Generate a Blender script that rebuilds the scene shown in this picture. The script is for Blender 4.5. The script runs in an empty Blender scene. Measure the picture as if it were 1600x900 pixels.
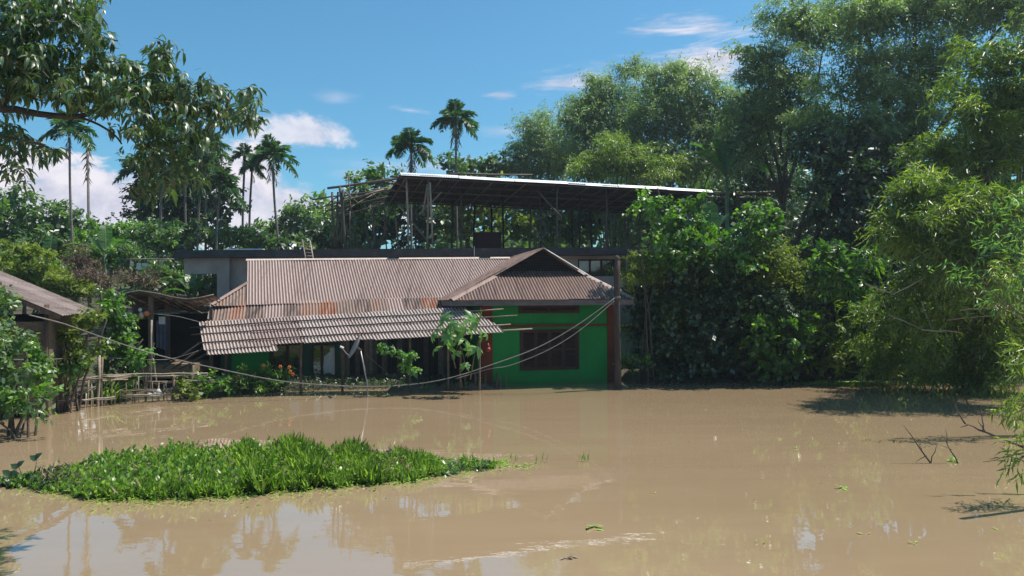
import bpy, math, random
import numpy as np
from mathutils import Vector, Matrix

# ------------------------------------------------------------------ camera
F = 1180.0                       # focal length in photograph pixels (1600 wide)
EYE = Vector((0, 0, 2.7))        # eye height above the flood water (z = 0)
PITCH, ROLL = math.radians(1.02), math.radians(-0.4)
scn = bpy.context.scene
col = scn.collection
RC = Matrix.Rotation(math.pi / 2 + PITCH, 3, 'X') @ Matrix.Rotation(ROLL, 3, 'Z')
cam_d = bpy.data.cameras.new('camera')
cam_d.sensor_width = 36
cam_d.lens = F / 1600 * 36
cam_d.clip_end = 3000
cam_d.clip_start = 0.1
cam = bpy.data.objects.new('camera', cam_d)
cam.matrix_world = Matrix.Translation(EYE) @ RC.to_4x4()
col.objects.link(cam)
scn.camera = cam

# ------------------------------------------------------------------ world, sun, exposure
SUN = Vector((2.0, 0.7, 4.2)).normalized()
SUN_EL = math.asin(SUN.z)
SUN_AZ = math.atan2(SUN.x, SUN.y)          # from +Y towards +X
scn.view_settings.view_transform = 'Standard'
scn.view_settings.look = 'None'
scn.view_settings.exposure = 0.4
scn.view_settings.gamma = 1.0
scn.render.engine = 'CYCLES'
scn.cycles.use_denoising = True
scn.cycles.max_bounces = 8
scn.cycles.transparent_max_bounces = 16
scn.cycles.sample_clamp_indirect = 4.0

sun_d = bpy.data.lights.new('sun', 'SUN')
sun_d.energy = 5.0
sun_d.angle = math.radians(0.5)
sun_d.color = (1.0, 0.94, 0.85)
sun = bpy.data.objects.new('sun', sun_d)
sun.rotation_euler = SUN.to_track_quat('Z', 'Y').to_euler()
col.objects.link(sun)

world = bpy.data.worlds.new('World')
scn.world = world
world.use_nodes = True
WN, WL = world.node_tree.nodes, world.node_tree.links
WN.clear()
w_out = WN.new('ShaderNodeOutputWorld')
w_bg = WN.new('ShaderNodeBackground')
WL.new(w_bg.outputs[0], w_out.inputs[0])
sky = WN.new('ShaderNodeTexSky')
sky.sky_type = 'NISHITA'
sky.sun_disc = False
sky.sun_elevation = SUN_EL
sky.sun_rotation = SUN_AZ
sky.air_density = 1.0
sky.dust_density = 1.0
sky.ozone_density = 1.6


def wmath(op, a, b=None, c=None, clamp=False):
    n = WN.new('ShaderNodeMath')
    n.operation = op
    n.use_clamp = clamp
    for i, v in enumerate((a, b, c)):
        if v is None:
            continue
        if isinstance(v, (int, float)):
            n.inputs[i].default_value = v
        else:
            WL.new(v, n.inputs[i])
    return n.outputs[0]


w_tc = WN.new('ShaderNodeTexCoord')
w_sep = WN.new('ShaderNodeSeparateXYZ')
WL.new(w_tc.outputs['Generated'], w_sep.inputs[0])
w_az = wmath('ARCTAN2', w_sep.outputs[0], w_sep.outputs[1])
w_el = wmath('ARCSINE', w_sep.outputs[2])
w_comb = WN.new('ShaderNodeCombineXYZ')
WL.new(w_az, w_comb.inputs[0])
WL.new(w_el, w_comb.inputs[1])


def wnoise(sx, sy, scale, detail, rough, seed):
    m = WN.new('ShaderNodeMapping')
    m.inputs['Scale'].default_value = (sx, sy, 1)
    m.inputs['Location'].default_value = (seed, seed * 0.7, seed)
    WL.new(w_comb.outputs[0], m.inputs[0])
    n = WN.new('ShaderNodeTexNoise')
    n.inputs['Scale'].default_value = scale
    n.inputs['Detail'].default_value = detail
    n.inputs['Roughness'].default_value = rough
    n.inputs['Distortion'].default_value = 0.3
    WL.new(m.outputs[0], n.inputs['Vector'])
    return n.outputs['Fac']


n_puff = wnoise(1, 1.4, 16, 8, 0.6, 3.1)
n_wisp = wnoise(0.8, 5.0, 9, 7, 0.62, 7.7)
n_wide = wnoise(1, 4.0, 3.0, 6, 0.6, 1.3)


def smooth(v, lo, hi):
    m = WN.new('ShaderNodeMapRange')
    m.interpolation_type = 'SMOOTHSTEP'
    m.inputs['From Min'].default_value = lo
    m.inputs['From Max'].default_value = hi
    WL.new(v, m.inputs['Value'])
    return m.outputs[0]


def cloud(px, py, rx, ry, noise, amount, soft, dens, tilt=0.0):
    """a cloud at a bearing; sizes in photograph pixels"""
    a = math.atan((px - 800) / F)
    e = math.atan((471 - py) / F * math.cos(a))
    da = wmath('SUBTRACT', w_az, a)
    de = wmath('SUBTRACT', w_el, e)
    if tilt:
        de = wmath('ADD', de, wmath('MULTIPLY', da, tilt))
    x = wmath('DIVIDE', da, rx / F)
    y = wmath('DIVIDE', de, ry / F)
    d = wmath('SQRT', wmath('ADD', wmath('MULTIPLY', x, x), wmath('MULTIPLY', y, y)))
    v = wmath('SUBTRACT', 1.0, d)
    v = wmath('ADD', v, wmath('MULTIPLY', wmath('SUBTRACT', noise, 0.5), amount))
    return wmath('MULTIPLY', smooth(v, 0.0, soft), dens)


masks = []
for c_ in [(80, 315, 250, 72, n_puff, 2.6, 0.4, 1.0), (350, 285, 100, 66, n_puff, 2.2, 0.4, 1.0),
           (440, 335, 150, 62, n_puff, 1.6, 0.5, 0.95), (620, 330, 140, 40, n_puff, 1.6, 0.7, 0.7), (480, 205, 78, 30, n_puff, 2.8, 0.7, 0.8),
           (430, 190, 45, 14, n_wisp, 1.6, 0.9, 0.5),
           (1110, 46, 135, 26, n_wisp, 4.2, 1.1, 0.9, 0.12), (1100, 105, 130, 52, n_wisp, 3.6, 1.0, 0.95),
           (905, 125, 95, 28, n_wisp, 4.2, 1.2, 0.75), (930, 150, 60, 14, n_wisp, 4.2, 1.2, 0.6),
           (785, 147, 35, 9, n_wisp, 3.5, 1.0, 0.6), (640, 170, 45, 7, n_wisp, 3.5, 1.0, 0.6, 0.1),
           (525, 150, 40, 15, n_wisp, 2.0, 1.4, 0.35), (790, 205, 60, 12, n_wisp, 1.6, 1.2, 0.4),
           (700, 258, 260, 22, n_wisp, 1.6, 1.4, 0.45), (560, 268, 60, 12, n_wisp, 1.6, 1.2, 0.5)]:
    masks.append(cloud(*c_))
# the rest of the sky: the same fair-weather clouds all round the horizon, thin wisps higher up
low = wmath('MULTIPLY', smooth(wmath('SUBTRACT', 0.16, w_el), 0.0, 0.16), 1.0)
away = smooth(wmath('ABSOLUTE', w_az), 0.62, 0.8)
gen = wmath('MULTIPLY', smooth(wmath('ADD', wmath('SUBTRACT', n_puff, 0.5), wmath('MULTIPLY', low, 0.18)), 0.1, 0.22), away)
masks.append(gen)
masks.append(wmath('MULTIPLY', wmath('MULTIPLY', smooth(n_wide, 0.60, 0.85), away), 0.6))
tot = masks[0]
for m_ in masks[1:]:
    tot = wmath('MAXIMUM', tot, m_)
w_up = smooth(w_el, -0.02, 0.02)
tot = wmath('MULTIPLY', tot, w_up)
sc = WN.new('ShaderNodeVectorMath')
sc.operation = 'MULTIPLY'
WL.new(sky.outputs[0], sc.inputs[0])
sc.inputs[1].default_value = (0.0528, 0.1000, 0.1110)
c_ramp = WN.new('ShaderNodeMixRGB')
c_ramp.inputs[1].default_value = (0.46, 0.47, 0.58, 1)
c_ramp.inputs[2].default_value = (0.70, 0.67, 0.72, 1)
WL.new(smooth(n_puff, 0.35, 0.62), c_ramp.inputs[0])
mix = WN.new('ShaderNodeMixRGB')
WL.new(tot, mix.inputs[0])
WL.new(sc.outputs[0], mix.inputs[1])
WL.new(c_ramp.outputs[0], mix.inputs[2])
WL.new(mix.outputs[0], w_bg.inputs[0])
w_bg.inputs[1].default_value = 1.0


# ------------------------------------------------------------------ helpers: where a photograph pixel stands in the place
def ray(px, py):
    return RC @ Vector(((px - 800) / F, (450 - py) / F, -1))


def P(px, py, D):
    d = ray(px, py)
    return EYE + d * (D / d.y)


def PZ(px, py, z=0.0):
    d = ray(px, py)
    return EYE + d * ((z - EYE.z) / d.z)


class Frame:
    """a rotated ground frame: u along the front, v into depth"""
    def __init__(s, x, y, deg):
        s.o = Vector((x, y, 0)); a = math.radians(deg); s.a = a
        s.U = Vector((math.cos(a), math.sin(a), 0)); s.V = Vector((-math.sin(a), math.cos(a), 0))

    def w(s, u, v, z):
        return s.o + s.U * u + s.V * v + Vector((0, 0, z))

    def at(s, px, py, v):
        d = ray(px, py)
        n = s.V
        t = ((s.o + n * v) - EYE).dot(n) / d.dot(n)
        p = EYE + d * t
        return (p - s.o).dot(s.U), p.z


# ------------------------------------------------------------------ helpers: objects
def tag(o, label=None, cat=None, group=None, kind=None):
    if label: o['label'] = label
    if cat: o['category'] = cat
    if group: o['group'] = group
    if kind: o['kind'] = kind
    return o


def thing(name, label, cat, loc, group=None):
    o = bpy.data.objects.new(name, None)
    o.empty_display_size = 0.2
    o.location = Vector(loc)
    col.objects.link(o)
    return tag(o, label, cat, group)


def origin(o):
    v = Vector((0, 0, 0))
    while o is not None:
        v += o.location
        o = o.parent
    return v


def link_mesh(name, V, faces, mat, parent=None, tint=None, smooth_=False, loc=None):
    """V world coordinates; faces a list, or an (n,3)/(n,4) array"""
    V = np.asarray(V, dtype=np.float64).reshape(-1, 3)
    base = origin(parent) if parent is not None else Vector(loc) if loc is not None else Vector((0, 0, 0))
    V = V - np.array(base)
    me = bpy.data.meshes.new(name)
    if isinstance(faces, np.ndarray):
        n, k = faces.shape
        me.vertices.add(len(V)); me.vertices.foreach_set('co', V.astype(np.float32).ravel())
        me.loops.add(n * k); me.loops.foreach_set('vertex_index', faces.astype(np.int32).ravel())
        me.polygons.add(n)
        me.polygons.foreach_set('loop_start', np.arange(0, n * k, k, dtype=np.int32))
        me.polygons.foreach_set('loop_total', np.full(n, k, dtype=np.int32))
        me.update(calc_edges=True)
    else:
        me.from_pydata([tuple(v) for v in V], [], faces)
        me.update()
    if smooth_:
        me.polygons.foreach_set('use_smooth', [True] * len(me.polygons))
    if tint is not None:
        at = me.attributes.new('tint', 'FLOAT', 'FACE')
        at.data.foreach_set('value', tint.astype(np.float32))
    if mat: me.materials.append(mat)
    o = bpy.data.objects.new(name, me)
    col.objects.link(o)
    if parent is not None: o.parent = parent
    elif loc is not None: o.location = loc
    return o


class MB:
    def __init__(s):
        s.v = []; s.f = []

    def box8(s, c):
        n = len(s.v); s.v += [tuple(p) for p in c]
        s.f += [tuple(n + i for i in q) for q in ((0, 3, 2, 1), (4, 5, 6, 7), (0, 1, 5, 4), (1, 2, 6, 5), (2, 3, 7, 6), (3, 0, 4, 7))]
        return s

    def fbox(s, fr, u0, u1, v0, v1, z0, z1):
        return s.box8([fr.w(u0, v0, z0), fr.w(u1, v0, z0), fr.w(u1, v1, z0), fr.w(u0, v1, z0),
                       fr.w(u0, v0, z1), fr.w(u1, v0, z1), fr.w(u1, v1, z1), fr.w(u0, v1, z1)])

    def bar(s, a, b, w, h, up=Vector((0, 0, 1))):
        a, b = Vector(a), Vector(b)
        d = (b - a).normalized()
        if abs(d.dot(up)) > 0.97: up = Vector((0, 1, 0))
        x = d.cross(up).normalized() * w / 2
        y = x.cross(d).normalized() * h / 2
        return s.box8([a - x - y, a + x - y, a + x + y, a - x + y, b - x - y, b + x - y, b + x + y, b - x + y])

    def tube(s, pts, r, n=8, cap=True):
        pts = [Vector(p) for p in pts]
        rs = r if isinstance(r, (list, tuple)) else [r] * len(pts)
        base = len(s.v)
        x = None
        for i, p in enumerate(pts):
            d = (pts[min(i + 1, len(pts) - 1)] - pts[max(i - 1, 0)]).normalized()
            if x is None:
                ref = Vector((0, 0, 1)) if abs(d.z) < 0.9 else Vector((1, 0, 0))
                x = d.cross(ref).normalized()
            else:
                x = (x - d * x.dot(d)).normalized()
            y = d.cross(x)
            for k in range(n):
                a = 2 * math.pi * k / n
                s.v.append(tuple(p + (x * math.cos(a) + y * math.sin(a)) * rs[i]))
        for i in range(len(pts) - 1):
            for k in range(n):
                a, b = base + i * n + k, base + i * n + (k + 1) % n
                s.f.append((a, b, b + n, a + n))
        if cap:
            s.f.append(tuple(base + k for k in range(n))[::-1])
            s.f.append(tuple(base + (len(pts) - 1) * n + k for k in range(n)))
        return s

    def poly(s, pts, thick=0.0, nrm=None):
        pts = [Vector(p) for p in pts]
        n = len(s.v); k = len(pts)
        if thick:
            if nrm is None: nrm = (pts[1] - pts[0]).cross(pts[2] - pts[0]).normalized()
            s.v += [tuple(p) for p in pts] + [tuple(p - nrm * thick) for p in pts]
            s.f.append(tuple(range(n, n + k))); s.f.append(tuple(range(n + 2 * k - 1, n + k - 1, -1)))
            for i in range(k):
                j = (i + 1) % k
                s.f.append((n + i, n + k + i, n + k + j, n + j))
        else:
            s.v += [tuple(p) for p in pts]; s.f.append(tuple(range(n, n + k)))
        return s

    def ball(s, c, r, nu=10, nv=7, lump=0.0, rg=None):
        c = Vector(c); r = Vector(r) if not isinstance(r, (int, float)) else Vector((r, r, r))
        n = len(s.v)
        for j in range(nv + 1):
            th = math.pi * j / nv
            for i in range(nu):
                ph = 2 * math.pi * i / nu
                q = 1 + (rg.uniform(-lump, lump) if rg else 0)
                s.v.append((c.x + r.x * q * math.sin(th) * math.cos(ph), c.y + r.y * q * math.sin(th) * math.sin(ph), c.z + r.z * q * math.cos(th)))
        for j in range(nv):
            for i in range(nu):
                a, b = n + j * nu + i, n + j * nu + (i + 1) % nu
                s.f.append((a, a + nu, b + nu, b))
        return s

    def build(s, name, mat, parent=None, smooth_=False, loc=None):
        return link_mesh(name, s.v, s.f, mat, parent, None, smooth_, loc)


# ------------------------------------------------------------------ helpers: materials
def new_mat(name):
    m = bpy.data.materials.new(name); m.use_nodes = True
    nt = m.node_tree
    return m, nt, nt.nodes['Principled BSDF'], nt.nodes['Material Output']


def noise_node(nt, scale, detail=6, rough=0.6, coord='Object', stretch=(1, 1, 1), rot=(0, 0, 0)):
    tc = nt.nodes.new('ShaderNodeTexCoord'); mp = nt.nodes.new('ShaderNodeMapping')
    mp.inputs['Scale'].default_value = stretch
    mp.inputs['Rotation'].default_value = rot
    nt.links.new(tc.outputs[coord], mp.inputs[0])
    n = nt.nodes.new('ShaderNodeTexNoise')
    n.inputs['Scale'].default_value = scale; n.inputs['Detail'].default_value = detail
    n.inputs['Roughness'].default_value = rough
    nt.links.new(mp.outputs[0], n.inputs['Vector'])
    return n.outputs['Fac']


def ramp(nt, fac, stops):
    r = nt.nodes.new('ShaderNodeValToRGB')
    el = r.color_ramp.elements
    while len(el) < len(stops): el.new(0.5)
    for e, (p, c) in zip(el, stops):
        e.position = p; e.color = (*c, 1)
    nt.links.new(fac, r.inputs[0])
    return r.outputs[0]


def nmath(nt, op, a, b, clamp=False):
    n = nt.nodes.new('ShaderNodeMath'); n.operation = op; n.use_clamp = clamp
    for i, v in enumerate((a, b)):
        if isinstance(v, (int, float)): n.inputs[i].default_value = v
        else: nt.links.new(v, n.inputs[i])
    return n.outputs[0]


def bump(nt, bs, h, strength=0.3, dist=0.02):
    b = nt.nodes.new('ShaderNodeBump')
    b.inputs['Strength'].default_value = strength; b.inputs['Distance'].default_value = dist
    nt.links.new(h, b.inputs['Height']); nt.links.new(b.outputs[0], bs.inputs['Normal'])


def plain(name, stops, scale=3.0, rough=0.8, stretch=(1, 1, 1), bmp=0.3, dist=0.02, objrand=0.0, metal=0.0, detail=7, spec=0.3, trough_tone=0.0):
    m, nt, bs, out = new_mat(name)
    f = noise_node(nt, scale, detail, 0.65, stretch=stretch)
    if objrand:
        oi = nt.nodes.new('ShaderNodeObjectInfo')
        f2 = nmath(nt, 'ADD', f, nmath(nt, 'MULTIPLY', nmath(nt, 'SUBTRACT', oi.outputs['Random'], 0.5), objrand))
    else:
        f2 = f
    c = ramp(nt, f2, stops)
    if trough_tone:      # darker tone in the troughs of the corrugation
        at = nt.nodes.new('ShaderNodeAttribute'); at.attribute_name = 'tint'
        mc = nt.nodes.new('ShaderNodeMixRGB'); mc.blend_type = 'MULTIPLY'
        nt.links.new(nmath(nt, 'MULTIPLY', at.outputs['Fac'], nmath(nt, 'ADD', f, trough_tone - .4), True), mc.inputs[0])
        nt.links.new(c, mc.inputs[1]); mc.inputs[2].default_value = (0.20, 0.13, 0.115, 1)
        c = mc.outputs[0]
    nt.links.new(c, bs.inputs['Base Color'])
    bs.inputs['Roughness'].default_value = rough
    bs.inputs['Metallic'].default_value = metal
    bs.inputs['Specular IOR Level'].default_value = spec
    if bmp:
        fb = noise_node(nt, scale * 5, 5, 0.6, stretch=stretch)
        bump(nt, bs, fb, bmp, dist)
    return m


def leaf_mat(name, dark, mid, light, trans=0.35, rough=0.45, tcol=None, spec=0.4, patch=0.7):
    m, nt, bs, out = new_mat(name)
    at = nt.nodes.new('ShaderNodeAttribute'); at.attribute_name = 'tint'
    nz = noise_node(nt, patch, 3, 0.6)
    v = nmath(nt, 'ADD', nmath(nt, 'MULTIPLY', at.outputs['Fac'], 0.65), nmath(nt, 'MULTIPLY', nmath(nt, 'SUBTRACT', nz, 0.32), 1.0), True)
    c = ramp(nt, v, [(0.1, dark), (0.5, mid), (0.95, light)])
    nt.links.new(c, bs.inputs['Base Color'])
    bs.inputs['Roughness'].default_value = rough
    bs.inputs['Specular IOR Level'].default_value = spec
    tr = nt.nodes.new('ShaderNodeBsdfTranslucent')
    mc = nt.nodes.new('ShaderNodeMixRGB'); mc.blend_type = 'MULTIPLY'; mc.inputs[0].default_value = 1
    nt.links.new(c, mc.inputs[1]); mc.inputs[2].default_value = (*(tcol or (1.6, 1.9, 0.7)), 1)
    nt.links.new(mc.outputs[0], tr.inputs[0])
    mx = nt.nodes.new('ShaderNodeMixShader'); mx.inputs[0].default_value = trans
    nt.links.new(bs.outputs[0], mx.inputs[1]); nt.links.new(tr.outputs[0], mx.inputs[2])
    nt.links.new(mx.outputs[0], out.inputs[0])
    return m


M = {}
M['tin'] = plain('weathered_tin', [(0.2, (0.1324, 0.0821, 0.0649)), (0.45, (0.3661, 0.2724, 0.2381)), (0.75, (0.4986, 0.3955, 0.3536))], 1.2, 0.62, (7, 0.5, 0.5), 0.15, 0.01, 0.12, trough_tone=.8)
M['tin_new'] = plain('pale_tin', [(0.2, (0.1750, 0.1156, 0.0895)), (0.42, (0.4613, 0.3738, 0.3283)), (0.8, (0.5886, 0.5087, 0.4626))], 1.6, 0.55, (6, 0.7, 0.7), 0.15, 0.01, 0.2, trough_tone=.7)
M['tin_rust'] = plain('rusty_tin', [(0.25, (0.0905, 0.0635, 0.0538)), (0.45, (0.2867, 0.2080, 0.1715)), (0.6, (0.3168, 0.1975, 0.1479)), (0.78, (0.3018, 0.1128, 0.0572))], 1.0, 0.75, (5, 0.5, 0.5), 0.2, 0.01, 0.45, trough_tone=.7)
M['tin_brown'] = plain('brown_tin', [(0.25, (0.0867, 0.0544, 0.0458)), (0.5, (0.2384, 0.1529, 0.1242)), (0.8, (0.3323, 0.2310, 0.1895))], 1.3, 0.6, (6, 0.6, 0.6), 0.15, 0.01, 0.12, trough_tone=.8)
M['tin_dark'] = plain('dark_tin', [(0.3, (0.0210, 0.0196, 0.0210)), (0.7, (0.0525, 0.0476, 0.0476))], 2.0, 0.7, (6, 0.6, 0.6), 0.15, 0.01, 0.3)  # near-black tone over the whole sheet, both faces
M['tin_edge'] = plain('bright_tin', [(0.3, (0.55, 0.56, 0.58)), (0.7, (0.75, 0.76, 0.78))], 3.0, 0.45, (1, 1, 1), 0.1)
M['green'] = plain('green_paint', [(0.25, (0.0022, 0.1502, 0.0275)), (0.55, (0.0033, 0.2145, 0.0385)), (0.85, (0.0066, 0.2503, 0.0495))], 1.1, 0.7, (1, 1, 0.6), 0.25, 0.01)
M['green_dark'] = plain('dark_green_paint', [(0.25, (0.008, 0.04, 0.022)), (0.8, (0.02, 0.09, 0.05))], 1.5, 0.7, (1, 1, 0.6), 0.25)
M['redbrown'] = plain('red_oxide_paint', [(0.3, (0.0960, 0.0192, 0.0072)), (0.7, (0.1560, 0.0372, 0.0132))], 2.5, 0.75)
M['frame'] = plain('brown_shutter_wood', [(0.3, (0.0330, 0.0156, 0.0108)), (0.7, (0.0660, 0.0312, 0.0204))], 5, 0.7, (1, 1, 4))
M['fascia'] = plain('fascia_board', [(0.3, (0.0975, 0.0825, 0.0825)), (0.7, (0.1875, 0.1575, 0.1575))], 3, 0.8, (1, 1, 3))
M['concrete'] = plain('grey_concrete', [(0.25, (0.22, 0.18, 0.155)), (0.55, (0.36, 0.305, 0.27)), (0.85, (0.46, 0.40, 0.36))], 0.9, 0.9, (1, 1, 0.7), 0.4)
M['slab'] = plain('mossy_slab_edge', [(0.25, (0.03, 0.03, 0.032)), (0.6, (0.065, 0.062, 0.065)), (0.85, (0.14, 0.13, 0.13))], 2.2, 0.95, (1, 1, 1), 0.6)
M['plaster'] = plain('pale_plaster', [(0.25, (0.2380, 0.2520, 0.2940)), (0.7, (0.3850, 0.3920, 0.4340))], 1.5, 0.9)
M['wood'] = plain('weathered_wood', [(0.25, (0.05, 0.033, 0.024)), (0.55, (0.13, 0.088, 0.062)), (0.85, (0.23, 0.17, 0.13))], 5, 0.85, (3, 3, 0.4), 0.5, 0.02, 0.3)
M['pole'] = plain('pole_wood', [(0.25, (0.0315, 0.0228, 0.0200)), (0.55, (0.0765, 0.0522, 0.0450)), (0.85, (0.1530, 0.1235, 0.1100))], 6, 0.9, (3, 3, 0.35), 0.8, 0.03)
M['bamboo'] = plain('dry_bamboo', [(0.25, (0.1312, 0.0984, 0.0697)), (0.55, (0.2624, 0.2091, 0.1558)), (0.85, (0.3772, 0.3198, 0.2542))], 7, 0.6, (1, 1, 1), 0.3, 0.01, 0.5)
M['bamboo_dark'] = plain('old_bamboo', [(0.25, (0.055, 0.04, 0.032)), (0.6, (0.12, 0.09, 0.072)), (0.85, (0.2, 0.16, 0.13))], 7, 0.7, (1, 1, 1), 0.3, 0.01, 0.5)
M['thatch'] = plain('old_roofing_sheet', [(0.25, (0.0902, 0.0656, 0.0574)), (0.5, (0.1763, 0.1353, 0.1230)), (0.8, (0.2542, 0.2050, 0.1927))], 1.2, 0.9, (6, 0.6, 0.6), 0.5, 0.02, 0.2)
M['weave'] = plain('woven_bamboo_wall', [(0.25, (0.07, 0.05, 0.035)), (0.75, (0.19, 0.14, 0.10))], 9, 0.9, (1, 1, 3), 0.6)
M['plank'] = plain('plinth_plank', [(0.25, (0.13, 0.085, 0.05)), (0.75, (0.27, 0.19, 0.12))], 3, 0.9, (0.6, 1, 4), 0.4)
M['void'] = plain('shade_black', [(0.3, (0.012, 0.011, 0.011)), (0.7, (0.028, 0.025, 0.023))], 2, 0.95)  # near-black puts the shade of recesses and unlit rooms into colour
M['bark'] = plain('bark', [(0.25, (0.045, 0.034, 0.026)), (0.55, (0.10, 0.078, 0.06)), (0.85, (0.19, 0.155, 0.125))], 5, 0.9, (3, 3, 0.5), 0.8, 0.03)
M['palm_bark'] = plain('areca_bark', [(0.3, (0.12, 0.10, 0.085)), (0.7, (0.27, 0.235, 0.20))], 4, 0.85, (1, 1, 6), 0.5)
M['shaft'] = plain('areca_crownshaft', [(0.3, (0.07, 0.11, 0.045)), (0.7, (0.13, 0.18, 0.08))], 4, 0.6)
M['white'] = plain('white_cloth', [(0.3, (0.4510, 0.4510, 0.4346)), (0.7, (0.6068, 0.6068, 0.5904))], 4, 0.9)
M['blue_cloth'] = plain('blue_grey_cloth', [(0.3, (0.07, 0.08, 0.12)), (0.7, (0.13, 0.15, 0.2))], 4, 0.9)
M['dish'] = plain('dish_paint', [(0.3, (0.24, 0.215, 0.2)), (0.7, (0.36, 0.33, 0.31))], 3, 0.5)
M['metal'] = plain('grey_metal', [(0.3, (0.25, 0.24, 0.24)), (0.7, (0.42, 0.41, 0.41))], 3, 0.45, metal=0.5)
M['hose'] = plain('weathered_hose', [(0.3, (0.1260, 0.1125, 0.1035)), (0.7, (0.2430, 0.2205, 0.2025))], 5, 0.7, bmp=0.1)
M['wire'] = plain('thin_wire', [(0.3, (0.12, 0.12, 0.12)), (0.7, (0.25, 0.24, 0.23))], 5, 0.6, bmp=0)
M['red_plastic'] = plain('red_plastic', [(0.3, (0.22, 0.025, 0.015)), (0.7, (0.30, 0.045, 0.025))], 3, 0.4)
M['orange'] = plain('orange_rind', [(0.3, (0.48, 0.14, 0.05)), (0.7, (0.60, 0.2, 0.08))], 3, 0.5)
M['cream'] = plain('cream_rind', [(0.3, (0.42, 0.31, 0.16)), (0.7, (0.56, 0.44, 0.26))], 3, 0.5)
M['maroon'] = plain('maroon_paint', [(0.3, (0.0245, 0.0070, 0.0063)), (0.7, (0.0490, 0.0140, 0.0119))], 2, 0.8)
M['culm'] = plain('living_bamboo_culm', [(0.3, (0.07, 0.09, 0.035)), (0.7, (0.17, 0.19, 0.08))], 5, 0.5)
M['soil'] = plain('wet_soil', [(0.25, (0.06, 0.042, 0.03)), (0.55, (0.13, 0.095, 0.07)), (0.85, (0.22, 0.18, 0.14))], 6, 0.95, bmp=0.8, dist=0.05)
M['twig'] = plain('dead_twig', [(0.3, (0.06, 0.045, 0.035)), (0.7, (0.14, 0.11, 0.09))], 6, 0.9)
M['debris'] = plain('dry_stalks', [(0.3, (0.1968, 0.1558, 0.1066)), (0.7, (0.3444, 0.2870, 0.2132))], 6, 0.9, objrand=0.3)

M['lf_mango'] = leaf_mat('mango_leaf', (0.0300, 0.0550, 0.0220), (0.0660, 0.1155, 0.0374), (0.1820, 0.2660, 0.0700), 0.28, 0.45, spec=1.0)
M['lf_bush'] = leaf_mat('bush_leaf', (0.0300, 0.0800, 0.0120), (0.0978, 0.2185, 0.0230), (0.3120, 0.4680, 0.0455), 0.42, 0.42, spec=1.0)
M['lf_dark'] = leaf_mat('dark_leaf', (0.0100, 0.0260, 0.0080), (0.0286, 0.0660, 0.0154), (0.1050, 0.1820, 0.0420), 0.25, 0.42, spec=1.0)  # low tones put backlit shade into the colour; some leaves simply dark
M['lf_bamboo'] = leaf_mat('bamboo_leaf', (0.06, 0.1, 0.016), (0.16, 0.23, 0.03), (0.33, 0.38, 0.07), 0.42, 0.42, spec=1.0)
M['lf_hazed'] = leaf_mat('hazed_leaf', (0.075, 0.12, 0.06), (0.18, 0.255, 0.12), (0.36, 0.44, 0.22), 0.4, 0.42, spec=1.0, patch=0.35)  # pale greyed greens put the veil of haze into the leaf colour
M['lf_tree'] = leaf_mat('tree_leaf', (0.04, 0.08, 0.03), (0.1, 0.18, 0.055), (0.27, 0.36, 0.11), 0.38, 0.42, spec=1.0, patch=0.4)
M['lf_yellow'] = leaf_mat('yellow_leaf', (0.06, 0.095, 0.018), (0.17, 0.22, 0.035), (0.34, 0.35, 0.07), 0.42, 0.5)
M['lf_palm'] = leaf_mat('palm_leaf', (0.0200, 0.0550, 0.0240), (0.0440, 0.1100, 0.0440), (0.1260, 0.2380, 0.0840), 0.3, 0.4, spec=0.7)
M['lf_dead'] = leaf_mat('dead_leaf', (0.10, 0.07, 0.05), (0.2, 0.145, 0.1), (0.32, 0.24, 0.17), 0.15, 0.8, (1.2, 1, 0.8))
M['lf_banana'] = leaf_mat('banana_leaf', (0.035, 0.08, 0.025), (0.065, 0.15, 0.035), (0.13, 0.24, 0.05), 0.4, 0.35)
M['lf_hyacinth'] = leaf_mat('hyacinth_leaf', (0.055, 0.11, 0.017), (0.155, 0.27, 0.037), (0.36, 0.47, 0.09), 0.42, 0.38, spec=0.6, patch=1.8)
M['lf_grass'] = leaf_mat('grass_leaf', (0.085, 0.155, 0.026), (0.21, 0.335, 0.055), (0.42, 0.53, 0.14), 0.42, 0.45, patch=1.5)
M['lf_papaya'] = leaf_mat('papaya_leaf', (0.06, 0.14, 0.04), (0.13, 0.27, 0.07), (0.26, 0.42, 0.12), 0.4, 0.42, spec=0.7)
M['lf_duck'] = leaf_mat('duckweed', (0.10, 0.2, 0.03), (0.2, 0.34, 0.06), (0.33, 0.46, 0.11), 0.2, 0.5)
M['flower'] = plain('orange_petal', [(0.3, (0.6, 0.14, 0.03)), (0.7, (0.75, 0.26, 0.06))], 3, 0.7)

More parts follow.
